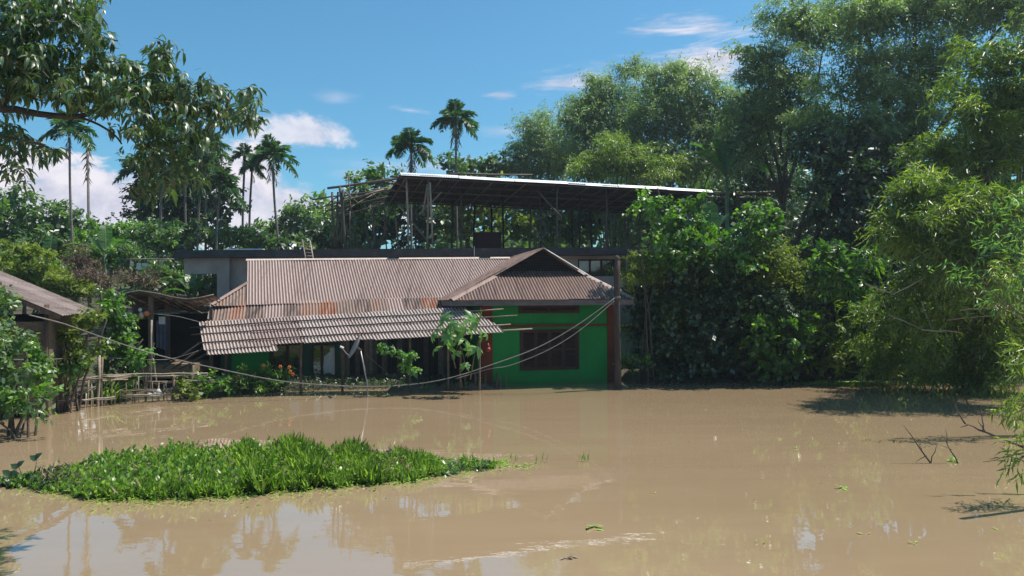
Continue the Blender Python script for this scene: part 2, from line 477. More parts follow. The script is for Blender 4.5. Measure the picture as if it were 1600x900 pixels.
# mud tide mark above the flood line on the painted walls
for nm in ('green', 'redbrown', 'green_dark', 'plaster'):
    nt_ = M[nm].node_tree; bs_ = nt_.nodes['Principled BSDF']
    src = bs_.inputs['Base Color'].links[0].from_socket
    g_ = nt_.nodes.new('ShaderNodeNewGeometry'); sp_ = nt_.nodes.new('ShaderNodeSeparateXYZ'); nt_.links.new(g_.outputs['Position'], sp_.inputs[0])
    nz_ = noise_node(nt_, 2.2, 7, 0.7)
    v_ = nmath(nt_, 'ADD', nmath(nt_, 'MULTIPLY', sp_.outputs[2], -2.4), nmath(nt_, 'ADD', nmath(nt_, 'MULTIPLY', nz_, 1.6), -.15), True)
    st_ = noise_node(nt_, 1.6, 8, 0.75, stretch=(4, 4, .5))
    v2_ = nmath(nt_, 'MULTIPLY', nmath(nt_, 'SUBTRACT', st_, .52), 3.0, True)
    m1_ = nt_.nodes.new('ShaderNodeMixRGB'); nt_.links.new(nmath(nt_, 'MULTIPLY', v_, .55), m1_.inputs[0]); nt_.links.new(src, m1_.inputs[1]); m1_.inputs[2].default_value = (0.05, 0.045, 0.025, 1)
    m2_ = nt_.nodes.new('ShaderNodeMixRGB'); nt_.links.new(nmath(nt_, 'MULTIPLY', v2_, .45), m2_.inputs[0]); nt_.links.new(m1_.outputs[0], m2_.inputs[1]); m2_.inputs[2].default_value = (0.03, 0.05, 0.03, 1)
    nt_.links.new(m2_.outputs[0], bs_.inputs['Base Color'])

# window glass
m, nt, bs, out = new_mat('window_glass')
bs.inputs['Base Color'].default_value = (0.02, 0.026, 0.02, 1)
bs.inputs['Roughness'].default_value = 0.05
bs.inputs['Specular IOR Level'].default_value = 0.9
bs.inputs['IOR'].default_value = 1.7
f_ = noise_node(nt, 3, 3)
bump(nt, bs, f_, 0.08, 0.05)
M['glass'] = m

# muddy flood water: brown silt lit from above under a clear reflecting surface
m, nt, bs, out = new_mat('muddy_water')
f_ = nmath(nt, 'ADD', nmath(nt, 'MULTIPLY', noise_node(nt, 0.12, 5, 0.6, stretch=(1, 1.6, 1)), .6), nmath(nt, 'MULTIPLY', noise_node(nt, 0.5, 8, 0.7, stretch=(.5, 2.6, 1), rot=(0, 0, .25)), .4))
nt.links.new(ramp(nt, f_, [(0.3, (0.255, 0.18, 0.104)), (0.7, (0.325, 0.233, 0.143))]), bs.inputs['Base Color'])
bs.inputs['Roughness'].default_value = 0.012
bs.inputs['IOR'].default_value = 1.75
bs.inputs['Specular IOR Level'].default_value = 1.0
h1 = noise_node(nt, 1.3, 3, 0.5, stretch=(1, 1.8, 1))
h2 = noise_node(nt, 9.0, 2, 0.5, stretch=(1, 1.6, 1))
pt = noise_node(nt, 0.22, 3, 0.5, stretch=(1, 2, 1))
hh = nmath(nt, 'ADD', h1, nmath(nt, 'MULTIPLY', h2, nmath(nt, 'MULTIPLY', nmath(nt, 'SUBTRACT', pt, .42), 1.1, True)))
bump(nt, bs, hh, 0.035, 0.05)
M['water'] = m

# ground
m, nt, bs, out = new_mat('bank_ground')
f_ = noise_node(nt, 0.6, 8, 0.7)
nt.links.new(ramp(nt, f_, [(0.3, (0.025, 0.035, 0.013)), (0.48, (0.055, 0.05, 0.026)), (0.6, (0.08, 0.06, 0.038)), (0.75, (0.13, 0.10, 0.065))]), bs.inputs['Base Color'])
bs.inputs['Roughness'].default_value = 0.95
bump(nt, bs, noise_node(nt, 6, 8, 0.7), 0.8, 0.08)
M['ground'] = m


# ------------------------------------------------------------------ helpers: leaves
def unit(a):
    return a / (np.linalg.norm(a, axis=-1, keepdims=True) + 1e-9)


class Leaves:
    def __init__(s, seed):
        s.rg = np.random.default_rng(seed); s.V = []; s.F = []; s.T = []; s.n = 0

    def _push(s, V, F, T):
        s.V.append(V.reshape(-1, 3)); s.F.append(F + s.n); s.T.append(T); s.n += len(s.V[-1])

    def add(s, O, D, N, L, W, tint, kind='s', bend=0.15, fold=0.35):
        n = len(O)
        if n == 0: return
        D = unit(D); S = unit(np.cross(D, N)); N2 = np.cross(S, D)
        L = np.broadcast_to(np.asarray(L, float), (n,))[:, None]; W = np.broadcast_to(np.asarray(W, float), (n,))[:, None]
        tint = np.broadcast_to(tint, (n,))
        if kind == 's':
            mid = O + D * L * 0.42 + N2 * L * bend * 0.4
            tip = O + D * L - N2 * L * bend
            V = np.stack([O, mid + S * W / 2 - N2 * W * fold * .5, tip, mid - S * W / 2 - N2 * W * fold * .5], 1)
            b = np.arange(n)[:, None, None] * 4
            F = (np.array([[0, 1, 2], [0, 2, 3]])[None] + b).reshape(-1, 3)
            s._push(V, F, np.repeat(tint, 2))
        else:
            w1, w2, p1, p2 = (0.75, 0.9, 0.22, 0.62) if kind == 'o' else (0.9, 1.0, 0.12, 0.55)
            m1 = O + D * L * p1 + N2 * L * bend * 0.25
            m2 = O + D * L * p2 - N2 * L * bend * 0.15
            tip = O + D * L - N2 * L * bend
            V = np.stack([O, m1, m2, tip,
                          m1 + S * W * w1 / 2 + N2 * W * fold * .3, m2 + S * W * w2 / 2 + N2 * W * fold * .3,
                          m1 - S * W * w1 / 2 + N2 * W * fold * .3, m2 - S * W * w2 / 2 + N2 * W * fold * .3], 1)
            b = np.arange(n)[:, None, None] * 8
            F = (np.array([[0, 4, 1], [1, 4, 5], [1, 5, 2], [2, 5, 3], [0, 1, 6], [1, 7, 6], [1, 2, 7], [2, 3, 7]])[None] + b).reshape(-1, 3)
            s._push(V, F, np.repeat(tint, 8))

    def sprays(s, C, DIR, ln, K, L, W, droop=0.3, hang=0.3, kind='s', side=0.9, bend=0.15):
        rg = s.rg; S_ = len(C)
        if S_ == 0: return
        DIR = unit(DIR)
        t = (np.arange(K) + 0.6) / K
        lns = ln * rg.uniform(0.6, 1.3, (S_, 1, 1))
        sd = unit(np.cross(DIR, unit(rg.normal(size=(S_, 3)))))
        down = np.array([0, 0, -1.0])
        pos = C[:, None] + DIR[:, None] * lns * t[None, :, None] + down * droop * lns * (t ** 2)[None, :, None]
        pos = pos + rg.normal(size=pos.shape) * ln * 0.05
        sg = np.where(np.arange(K) % 2 == 0, 1.0, -1.0)[None, :, None]
        ld = DIR[:, None] * 0.6 + sd[:, None] * sg * side + down * hang + rg.normal(size=pos.shape) * 0.28
        nr = np.array([0, 0, 1.0]) + rg.normal(size=pos.shape) * 0.55
        tn = np.clip(rg.normal(0.45, 0.2, (S_, 1)) + rg.normal(0, 0.14, (S_, K)), 0, 1)
        LL = L * rg.uniform(0.6, 1.25, (S_, K)); WW = W * LL / L * rg.uniform(0.8, 1.2, (S_, K))
        s.add(pos.reshape(-1, 3), ld.reshape(-1, 3), nr.reshape(-1, 3), LL.ravel(), WW.ravel(), tn.ravel(), kind, bend)

    def blob(s, c, r, cov, K, L, W, ln, lump=0.2, inner=True, feather=0.05, **kw):
        """leaf sprays in uneven lumps through an ellipsoid"""
        rg = s.rg; c = np.array(c); r = np.array(r)
        area = math.pi * r[0] * r[2]
        n = max(12, int(cov * area / (0.5 * L * W * K)))
        m = int(min(70, max(8, n / 30)))
        ld = rg.normal(size=(m, 3)); ld[:, 2] = np.abs(ld[:, 2]) * rg.choice([1, 1, -1], m); ld = unit(ld)
        lp = ld * (rg.uniform(0.35, 1.0, (m, 1)) ** 0.6)
        k = rg.integers(0, m, n)
        loc = lp[k] + np.clip(rg.normal(size=(n, 3)), -2, 2) * np.array([lump, lump, lump * .62]) * rg.uniform(0.45, 1.15, (m, 1))[k]
        C = c + loc * r * 0.94
        ol = rg.uniform(0, 1, n) < feather
        C[ol] = c + unit(loc[ol]) * r * rg.uniform(.98, 1.28, (ol.sum(), 1))
        DIR = ld[k] * 0.8 + np.array([0, 0, 0.35]) + rg.normal(size=(n, 3)) * 0.5
        s.sprays(C, DIR, ln, K, L, W, **kw)
        if inner:  # coarse fill leaves; low tints put the crown's inner shade into colour
            n2 = int(area * 1.7 / (0.5 * (1.5 * L) * (1.9 * W))) + 4
            n2 = min(n2, 9000)
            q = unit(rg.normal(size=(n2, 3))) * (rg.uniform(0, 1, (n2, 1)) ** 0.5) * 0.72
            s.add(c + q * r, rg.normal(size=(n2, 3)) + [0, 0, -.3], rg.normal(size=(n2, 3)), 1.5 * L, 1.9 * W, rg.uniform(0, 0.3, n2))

    def build(s, name, mat, parent=None, loc=None):
        V = np.concatenate(s.V); Fc = np.concatenate(s.F); T = np.concatenate(s.T)
        return link_mesh(name, V, Fc, mat, parent, T, False, loc)


def pr(px, py, rx, ry, D, depth=None):
    """an ellipsoid of foliage measured off the photograph: centre and radii in metres"""
    c = P(px, py, D); k = D / F
    return (c.x, c.y, c.z), (rx * k, depth if depth else (rx + ry) / 2 * k, ry * k)


rnd = random.Random(11)


def wig(a, b, n, amp, rg=rnd):
    a, b = Vector(a), Vector(b)
    out_ = []
    for i in range(n + 1):
        t = i / n
        p = a.lerp(b, t)
        if 0 < i < n: p += Vector((rg.uniform(-amp, amp), rg.uniform(-amp, amp), rg.uniform(-amp, amp) * .5))
        out_.append(p)
    return out_


def tree(name, label, cat, base, blobs, leafm, K, L, W, ln, cov=3.5, trunk=0.18, group=None, seed=1, barkm=None, stems=1, kind='s', **kw):
    """trunk and limbs that reach every clump, and one crown"""
    base = Vector(base)
    root = thing(name, label, cat, base, group)
    rg = random.Random(seed)
    lv = Leaves(seed)
    tops = []
    for (c, r) in blobs:
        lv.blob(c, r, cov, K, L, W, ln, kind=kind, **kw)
        tops.append(Vector(c))
    zmid = sum(t.z for t in tops) / len(tops)
    xm = sum(t.x for t in tops) / len(tops); ym = sum(t.y for t in tops) / len(tops)
    bk = barkm or M['bark']
    if stems == 1:
        fork = Vector((base.x * .5 + xm * .5, base.y * .5 + ym * .5, base.z + (zmid - base.z) * 0.55))
        tb = MB(); pts = wig(base - Vector((0, 0, .3)), fork, 5, 0.08)
        tb.tube(pts, [trunk * (1.35 if i == 0 else 1.05 - .06 * i) for i in range(6)], 8)
        tb.build('trunk', bk, root, True)
        for t in tops:
            lb = MB(); p2 = wig(fork, t, 4, 0.15 * (t - fork).length / 4, rg)
            lb.tube(p2, [trunk * .6, trunk * .48, trunk * .36, trunk * .25, trunk * .12], 6)
            lb.build('limb', bk, root, True)
    else:
        for i in range(stems):
            t = tops[i % len(tops)] + Vector((rg.uniform(-.5, .5), rg.uniform(-.5, .5), rg.uniform(-.2, .6)))
            b = base + Vector((rg.uniform(-.4, .4), rg.uniform(-.3, .3), -.3))
            mid = b.lerp(t, .55) + Vector((b.x - t.x, b.y - t.y, 0)) * 0.2
            pts = [b.lerp(mid, k / 3) for k in range(3)] + [mid.lerp(t, k / 3) for k in range(4)]
            tb = MB(); tb.tube(pts, [trunk * (1 - .1 * k) for k in range(7)], 6)
            tb.build('stem' if bk is not M['culm'] else 'culm', bk, root, True)
    lv.build('crown', leafm, root)
    return root


# ================================================================== SETTING
SHORE = [(-60, 19.0), (-14, 19.2), (-10.8, 20.9), (-9.3, 22.0), (-6.4, 23.2), (-4.0, 23.9), (-1.2, 24.6), (0.5, 25.6), (3.6, 26.2), (4.1, 24.4), (6.0, 24.0), (10.5, 24.9), (14, 24.9), (17, 23), (60, 20)]


def ground_z(x, y):
    sy = np.interp(x, [p[0] for p in SHORE], [p[1] for p in SHORE])
    d = y - sy
    z = np.where(d < 0, np.maximum(-1.2, d * 0.5), np.minimum(0.32, d * 0.18))
    z = z + np.where((x < -7) & (y > 27), np.minimum(2.6, (y - 27) * 0.19) * np.clip((-7 - x) / 3, 0, 1), 0)
    z = z + np.where(y > 40, np.minimum(2.5, (y - 40) * 0.1), 0)
    near = np.clip((4.0 - y) / 3.0, 0, 1)
    z = np.maximum(z, -1.2 + 2.3 * near)
    z = z + np.where(d > 0.5, 0.06 * np.sin(x * 1.9 + y) * np.cos(y * 1.3 - x * .6), 0)
    return z


xs = np.unique(np.concatenate([np.linspace(-400, -40, 14), np.linspace(-40, 40, 161), np.linspace(40, 400, 14)]))
ys = np.unique(np.concatenate([np.linspace(-60, 0, 8), np.linspace(0, 60, 181), np.linspace(60, 900, 16)]))
X, Y = np.meshgrid(xs, ys)
Z = ground_z(X, Y)
nx, ny = len(xs), len(ys)
ii = (np.arange(ny - 1)[:, None] * nx + np.arange(nx - 1)[None]).ravel()
Fg = np.stack([ii, ii + 1, ii + nx + 1, ii + nx], 1)
tag(link_mesh('ground', np.stack([X.ravel(), Y.ravel(), Z.ravel()], 1), Fg, M['ground'], None, None, True), kind='structure')
wb = MB(); wb.poly([(-70, 1, 0), (70, 1, 0), (70, 40, 0), (-70, 40, 0)])
tag(wb.build('water', M['water']), kind='structure')


# ================================================================== corrugated sheets
def corr(name, mat, root, A, U, Vv, u0, u1, vlo, vhi, pitch=0.1, amp=0.017, nv=4, lift=0.0, sag=0.0):
    A, U, Vv = Vector(A), Vector(U).normalized(), Vector(Vv).normalized()
    Nn = U.cross(Vv).normalized()
    if Nn.z < 0: Nn = -Nn
    k0, k1 = u0 / (pitch / 8), u1 / (pitch / 8)
    us = [u0] + [k * pitch / 8 for k in range(math.floor(k0) + 1, math.ceil(k1))] + [u1]
    vs, fs = [], []
    fl = vlo if callable(vlo) else (lambda u: vlo)
    fh = vhi if callable(vhi) else (lambda u: vhi)
    for u in us:
        h = amp * math.cos(2 * math.pi * u / pitch) + lift
        a, b = fl(u), max(fl(u) + 1e-3, fh(u))
        for j in range(nv + 1):
            v = a + (b - a) * j / nv
            s = sag * math.sin(u * 1.7 + 1) * math.sin(v * 2.1)
            vs.append(A + U * u + Vv * v + Nn * (h + s))
    n = nv + 1; gr = []
    for i in range(len(us) - 1):
        for j in range(nv):
            fs.append((i * n + j, (i + 1) * n + j, (i + 1) * n + j + 1, i * n + j + 1))
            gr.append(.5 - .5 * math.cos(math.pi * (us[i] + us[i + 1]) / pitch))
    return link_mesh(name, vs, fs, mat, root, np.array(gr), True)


def sheets(mat, root, A, U, Vv, u0, u1, vlo, vhi, width=0.76, seed=0, vj=0.0, **kw):
    rg = random.Random(seed)
    n = max(1, round((u1 - u0) / width)); w = (u1 - u0) / n
    for i in range(n):
        a = u0 + i * w; b = min(u1, a + w + 0.04) if i < n - 1 else u1
        j = rg.uniform(-vj, vj)
        lo = (lambda u, j=j: (vlo(u) if callable(vlo) else vlo) + j)
        mm = mat[rg.randrange(len(mat))] if isinstance(mat, list) else mat
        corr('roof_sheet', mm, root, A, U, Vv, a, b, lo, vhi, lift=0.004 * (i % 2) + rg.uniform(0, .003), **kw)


# ================================================================== GREEN HOUSE (gabled block)
c0 = P(856, 530, 24.6)
B = Frame(c0.x, c0.y, 12)
green = thing('green_house', 'bright green walled house block under a hipped brown tin roof, standing in the flood', 'house', B.w(0, 0, 0))
uL, _ = B.at(752, 530, 0); uR, _ = B.at(962, 530, 0)
lw0, zt = B.at(812, 515, 0); lw1, zb = B.at(905, 577, 0)
uw0, uzb = B.at(810, 490, 0); uw1, _ = B.at(905, 490, 0)
EZ = 2.72
wt = 0.22


def wall_open(fr, root, u0, u1, v, z0, z1, opens, mat, t=wt):
    """one wall with real openings: opens = (u0,u1,z0,z1) that share the column u range order"""
    mb = MB()
    cuts = sorted(set([z0, z1] + [z for o in opens for z in (o[2], o[3])]))
    for a, b in zip(cuts[:-1], cuts[1:]):
        zc = (a + b) / 2
        segs = [(o[0], o[1]) for o in opens if o[2] < zc < o[3]]
        cur = u0
        for s0, s1 in sorted(segs):
            mb.fbox(fr, cur, s0, v, v + t, a, b); cur = s1
        mb.fbox(fr, cur, u1, v, v + t, a, b)
    return mb.build('wall', mat, root)


cw = 0.36
wall_open(B, green, uL + cw, uR - cw + .06, 0, -1.1, EZ, [(lw0, lw1, zb, zt), (uw0, uw1, uzb, EZ - .12)], M['green'])
for a, b in ((uL, uL + cw), (uR - cw + .06, uR)):
    MB().fbox(B, a, b, -0.04, wt, -1.1, EZ).build('corner_column', M['redbrown'], green)
for u, n_ in ((uL, 1), (uR - wt, -1)):
    MB().fbox(B, u, u + wt, wt, 7.0, -1.1, EZ).build('wall', M['green'], green)
MB().fbox(B, uL + wt, uR - wt, 6.8, 7.0, -1.1, EZ).build('wall', M['green'], green)
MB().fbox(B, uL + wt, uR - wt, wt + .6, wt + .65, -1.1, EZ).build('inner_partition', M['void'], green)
u_, bz = B.at(800, 510, -.07)
MB().fbox(B, uL + .2, uR - .12, -0.09, -0.001, bz - .035, bz + .045).build('wall_band', M['redbrown'], green)


def louvre_window(fr, root, u0, u1, z0, z1, n, v=0.0, split=None):
    fo = MB(); t = 0.07
    fo.fbox(fr, u0, u0 + t, v - .03, v + .12, z0, z1); fo.fbox(fr, u1 - t, u1, v - .03, v + .12, z0, z1)
    fo.fbox(fr, u0 + t, u1 - t, v - .03, v + .12, z0, z0 + t); fo.fbox(fr, u0 + t, u1 - t, v - .03, v + .12, z1 - t, z1)
    win = fo.build('window', M['frame'], root)
    w = (u1 - u0 - 2 * t) / n
    for i in range(n):
        a = u0 + t + i * w + .008; b = a + w - .016
        sh = MB(); s = .045
        sh.fbox(fr, a, a + s, v, v + .05, z0 + t, z1 - t); sh.fbox(fr, b - s, b, v, v + .05, z0 + t, z1 - t)
        sh.fbox(fr, a + s, b - s, v, v + .05, z0 + t, z0 + t + s); sh.fbox(fr, a + s, b - s, v, v + .05, z1 - t - s, z1 - t)
        if z1 - z0 > .8:
            zm = (z0 + z1) / 2; sh.fbox(fr, a + s, b - s, v, v + .05, zm - .03, zm + .03)
        z = z0 + t + s + .02
        while z < z1 - t - s - .03:
            sh.box8([fr.w(a + s, v + .002, z), fr.w(b - s, v + .002, z), fr.w(b - s, v + .045, z + .035), fr.w(a + s, v + .045, z + .035),
                     fr.w(a + s, v + .002, z + .01), fr.w(b - s, v + .002, z + .01), fr.w(b - s, v + .045, z + .045), fr.w(a + s, v + .045, z + .045)])
            z += .05
        sh.build('shutter', M['frame'], win)
    return win


louvre_window(B, green, lw0, lw1, zb, zt, 4)
louvre_window(B, green, uw0, uw1, uzb, EZ - .12, 2)

# roof of the block
OV = -0.85
eL, ez1 = B.at(704, 466, OV); eR, _ = B.at(992, 464, OV)
GV = 1.0
gL, gz = B.at(787, 423, GV); gR, _ = B.at(904, 420, GV)
ap, apz = B.at(849, 388, GV - .35)
RE = EZ + .05
# hip slope facing the viewer
rise = gz - RE; run = GV - OV
A = B.w(eL, OV, RE); Vh = (B.V * run + Vector((0, 0, rise))); vlen = Vh.length
W_ = eR - eL


def hip_hi(u):
    return vlen * max(0.0, min(1.0, u / (gL - eL), (W_ - u) / (eR - gR)))


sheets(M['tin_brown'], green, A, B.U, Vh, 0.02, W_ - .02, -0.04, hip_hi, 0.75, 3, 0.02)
for sgn, e, mt in ((1, eL, 'tin_brown'), (-1, eR, 'tin_brown')):
    half = abs(ap - e); Vs = Vector((0, 0, apz - RE)) + B.U * (half * sgn)
    sl = Vs.length
    gfrac = (gz - RE) / (apz - RE)
    Ue = B.V
    Aa = B.w(e, 0, RE)

    def front_v(v, gfrac=gfrac, sl=sl):          # the slope's front edge in depth for a height along it
        f = v / sl
        return OV + (GV - OV) * f / gfrac if f < gfrac else GV - .35

    def hi(u, sl=sl, gfrac=gfrac):
        if u < OV: return 0
        if u < GV - .35: return sl * gfrac * (u - OV) / (GV - OV)
        return sl
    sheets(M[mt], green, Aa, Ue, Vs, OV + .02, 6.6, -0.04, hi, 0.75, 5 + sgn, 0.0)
# gablet boards, caps and fascia
gb = MB(); nb = 8
for i in range(nb):
    z0 = gz - .02 + (apz - gz - .08) * i / nb; z1 = gz - .02 + (apz - gz - .08) * (i + 1) / nb - .012
    f0 = 1 - (z0 - gz) / (apz - gz); f1 = 1 - (z1 - gz) / (apz - gz)
    a0, b0 = ap + (gL - ap) * f0, ap + (gR - ap) * f0
    a1, b1 = ap + (gL - ap) * f1, ap + (gR - ap) * f1
    MB().box8([B.w(a0, GV - .02, z0), B.w(b0, GV - .02, z0), B.w(b0, GV + .02, z0), B.w(a0, GV + .02, z0),
               B.w(a1, GV - .03, z1), B.w(b1, GV - .03, z1), B.w(b1, GV + .01, z1), B.w(a1, GV + .01, z1)]).build('gable_board', M['void'], green)


def cap_strip(root, a, b, mat, w=.13, name='ridge_cap', lift=.035):
    a, b = Vector(a) + Vector((0, 0, lift)), Vector(b) + Vector((0, 0, lift))
    mb = MB(); d = (b - a).normalized(); x = d.cross(Vector((0, 0, 1))).normalized(); n = 5
    pts = []
    for p in (a, b):
        for k in range(n):
            t = (k / (n - 1) - .5) * 2
            pts.append(p + x * w * t - Vector((0, 0, abs(t) ** 1.5 * w * .55)))
    base = len(mb.v); mb.v += [tuple(p) for p in pts]
    for k in range(n - 1): mb.f.append((k, k + 1, n + k + 1, n + k))
    return mb.build(name, mat, root, True)


cap_strip(green, B.w(eL, OV, RE), B.w(gL, GV, gz), M['tin_brown'])
cap_strip(green, B.w(eR, OV, RE), B.w(gR, GV, gz), M['tin'])
fv = (GV - .35 - OV) / run
zv = RE + rise * fv
cap_strip(green, B.w(eL + (gL - eL) * fv, GV - .36, zv), B.w(ap, GV - .36, apz), M['tin_brown'], .07)
cap_strip(green, B.w(eR + (gR - eR) * fv, GV - .36, zv), B.w(ap, GV - .36, apz), M['tin_edge'], .05)
cap_strip(green, B.w(ap, GV - .4, apz), B.w(ap, 6.6, apz), M['tin_brown'])
MB().fbox(B, eL + .02, eR - .02, OV + .03, OV + .055, RE - .20, RE - .03).build('fascia', M['fascia'], green)
MB().fbox(B, eL + .03, eL + .055, OV + .06, 6.5, RE - .20, RE - .03).build('fascia', M['fascia'], green)
MB().fbox(B, eR - .055, eR - .03, OV + .06, 6.5, RE - .20, RE - .03).build('fascia', M['fascia'], green)
MB().fbox(B, eL + .06, eR - .06, OV + .06, 6.5, RE - .075, RE - .06).build('soffit', M['frame'], green)

# ================================================================== LONG WING
wA = P(386, 475, 25.0); wT = P(387, 406, 28.0)
wU = Vector((math.cos(math.radians(11)), math.sin(math.radians(11)), 0.012)).normalized()
Wf = Frame(wA.x, wA.y, 11)
wing = thing('long_tin_roofed_house', 'long low house wing with corrugated main roof, rusty lower roof and dark porch', 'house', Vector((wA.x + 4, wA.y + .5, 0)))
slope = wT - wA
SL = slope.length
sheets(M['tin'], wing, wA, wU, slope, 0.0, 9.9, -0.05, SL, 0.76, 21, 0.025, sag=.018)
ridgeR = wT + wU * 9.9
cap_strip(wing, wT - wU * .05, ridgeR, M['tin_new'], .12)
# rear slope, out of sight from here but part of the roof
Vb = Vector((slope.x * .2 - 0.3, 3.0, -slope.z))
corr('rear_roof', M['tin'], wing, wT, wU, Vb, 0, 9.9, 0, Vb.length, nv=2)
# left hip
hA = P(329, 476, 24.6); hB = P(388, 441, 26.6)
hU = (wA - hA); hU.z = 0; hUl = hU.length
hV = slope.normalized()
mh = MB()
hcorner = wA + hV * ((hB.z - wA.z) / hV.z)
Lh = (hcorner - wA).length
corr('hip_sheet', M['tin_rust'], wing, hA, hU, hV, 0.0, hUl, -0.04, lambda u: Lh * u / hUl, lift=-.03)
cap_strip(wing, hA, hcorner, M['tin_brown'], .09, 'hip_cap')
mb = MB(); mb.poly([hA, hcorner, hcorner + Vector((0.15, 2.6, 0)), hA + Vector((-.3, 4, 0))], .02); mb.build('hip_side', M['tin_brown'], wing)
# gable end triangle under the main sheets
mb = MB(); mb.poly([wA + Vector((0.03, .2, -.1)), wT + Vector((0.03, 0, -.1)), wT + Vector((-.6, 3, -1.9))], .03); mb.build('gable_end', M['weave'], wing)

# rusty middle roof band
rA = P(323, 503, 23.9); rT = P(329, 475, 25.0)
rU = (P(700, 491.5, 25.1) - rA).normalized()
rlen = (P(706, 491.5, 25.1) - rA).length
rV = rT - rA
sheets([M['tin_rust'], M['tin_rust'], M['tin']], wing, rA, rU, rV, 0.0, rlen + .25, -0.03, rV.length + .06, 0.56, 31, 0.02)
# pale porch roof with battens
pA = P(319, 547, 22.1); pT = P(311, 503, 23.35)
pB = P(788, 520, 22.3)
pU = (pB - pA).normalized(); plen = (pB - pA).length; pV = pT - pA


def porch_lo(u):
    return 0.0 if u < 2.0 else (0.08 if u < 5.0 else 0.02)


def porch_hi(u):
    f = u / plen
    return pV.length * (1.0 if f < .93 else 1.0 - (f - .93) / .07 * .75)


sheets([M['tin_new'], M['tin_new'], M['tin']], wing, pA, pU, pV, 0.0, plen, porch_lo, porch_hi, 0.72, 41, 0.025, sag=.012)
pN = pU.cross(pV).normalized()
if pN.z < 0: pN = -pN
corr('roof_sheet', M['tin_new'], wing, pA - pV.normalized() * .22, pU, pV, 0.05, 2.1, 0, .34, lift=-.03)
for f, e0, e1 in ((.22, -.15, 0.1), (.52, -.3, .5), (.78, -.3, .25)):
    for k in range(3):
        s0, s1 = e0 + (plen + e1 - e0) * (k / 3), e0 + (plen + e1 - e0) * ((k + 1) / 3) + .25
        a = pA + pU * s0 + pV * f + pN * (.035 + .012 * (k % 2)); b = pA + pU * s1 + pV * (f + .012) + pN * (.035 + .012 * ((k + 1) % 2))
        MB().tube(wig(a, b, 5, .01), .021, 6).build('roof_batten', M['bamboo_dark'] if k != 2 else M['bamboo'], wing, True)
MB().tube(wig(pB - pU * 2.6 + pV * .1 - pN * .04, pB + pU * .9 + pV * .1 - pN * .02, 4, .01), .024, 6).build('roof_batten', M['bamboo'], wing, True)
# walls, posts, windows under the porch
PW = 0.35
PF = Frame(wA.x, wA.y - .45, 11)
z_top = 2.2
px_w = [(424, 474), (487, 526)]
wins = []
for a_, b_ in px_w:
    u0, zt_ = PF.at(a_, 538, 0); u1, zb_ = PF.at(b_, 590, 0)
    wins.append((u0, u1, zb_, zt_))
ue0, _ = PF.at(345, 560, 0); ue1, _ = PF.at(752, 560, 0)
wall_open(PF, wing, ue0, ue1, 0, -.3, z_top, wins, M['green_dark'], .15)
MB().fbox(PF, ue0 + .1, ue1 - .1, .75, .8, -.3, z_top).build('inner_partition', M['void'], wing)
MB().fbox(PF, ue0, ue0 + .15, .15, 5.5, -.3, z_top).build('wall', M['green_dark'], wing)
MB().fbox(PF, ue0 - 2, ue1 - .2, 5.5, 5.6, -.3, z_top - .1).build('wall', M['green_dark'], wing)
for i, (u0, u1, z0, z1) in enumerate(wins):
    t = .05; fo = MB()
    fo.fbox(PF, u0, u0 + t, -.03, .1, z0, z1); fo.fbox(PF, u1 - t, u1, -.03, .1, z0, z1)
    fo.fbox(PF, u0 + t, u1 - t, -.03, .1, z0, z0 + t); fo.fbox(PF, u0 + t, u1 - t, -.03, .1, z1 - t, z1)
    um = (u0 + u1) / 2 if i == 0 else u0 + (u1 - u0) * .4
    fo.fbox(PF, um - .04, um + .04, -.03, .1, z0 + t, z1 - t)
    wn = fo.build('window', M['frame'], wing)
    for a, b in ((u0 + t, um - .04), (um + .04, u1 - t)):
        if i == 1 and a > u0 + .2:
            cb = MB()
            n_ = 9
            for k in range(n_):     # a scalloped white curtain drawn to the right
                uu0, uu1 = a + .03 + (b - a - .04) * k / n_, a + .03 + (b - a - .04) * (k + 1) / n_
                zl = z0 + .12 + .05 * abs(math.sin(k * 1.3))
                zh = z1 - .12 - (.28 * (1 - k / n_) if k < 5 else 0)
                dv = .012 * (k % 2)
                cb.poly([PF.w(uu0, .03 + dv, zl), PF.w(uu1, .03 + .012 - dv, zl), PF.w(uu1, .03 + .012 - dv, zh), PF.w(uu0, .03 + dv, zh)], .004)
            cb.build('curtain', M['white'], wn)
        MB().fbox(PF, a, b, .06, .066, z0 + t, z1 - t).build('pane', M['glass'], wn)
# boards of the porch wall right of the windows
ub0, _ = PF.at(532, 560, 0)
ub = ub0
k = 0
while ub < ue1 - .3:
    w = rnd.uniform(.13, .2)
    MB().fbox(PF, ub, ub + w - .015, -.03 - .01 * (k % 2), -.001, -.2, rnd.uniform(1.55, 1.7)).build('wall_board', M['wood' if rnd.random() < .25 else 'bamboo_dark' if rnd.random() < .3 else 'void'], wing)
    ub += w; k += 1
for px_, d_ in ((331, 22.5), (352, 22.9), (470, 22.6), (535, 22.9), (640, 23.0), (700, 23.0), (749, 23.0)):
    b = P(px_, 560, d_); t = (b - pA).dot(pU); top_ = pA + pU * t + pV * max(.05, min(.9, (b.y - (pA + pU * t).y) / pV.y))
    mt = 'bamboo_dark' if px_ > 352 else 'wood'
    MB().tube(wig((b.x, b.y, -.3), (b.x + .02, b.y, top_.z - .02), 4, .012), .038, 8).build('porch_post', M[mt], wing, True)
# dark upper door head and green panel left of the windows
ug0, gz0 = PF.at(362, 548, -.02); ug1, gz1 = PF.at(420, 585, -.02)
MB().fbox(PF, ug0, ug1, -.035, -.002, gz1, gz0).build('door', M['green'], wing)

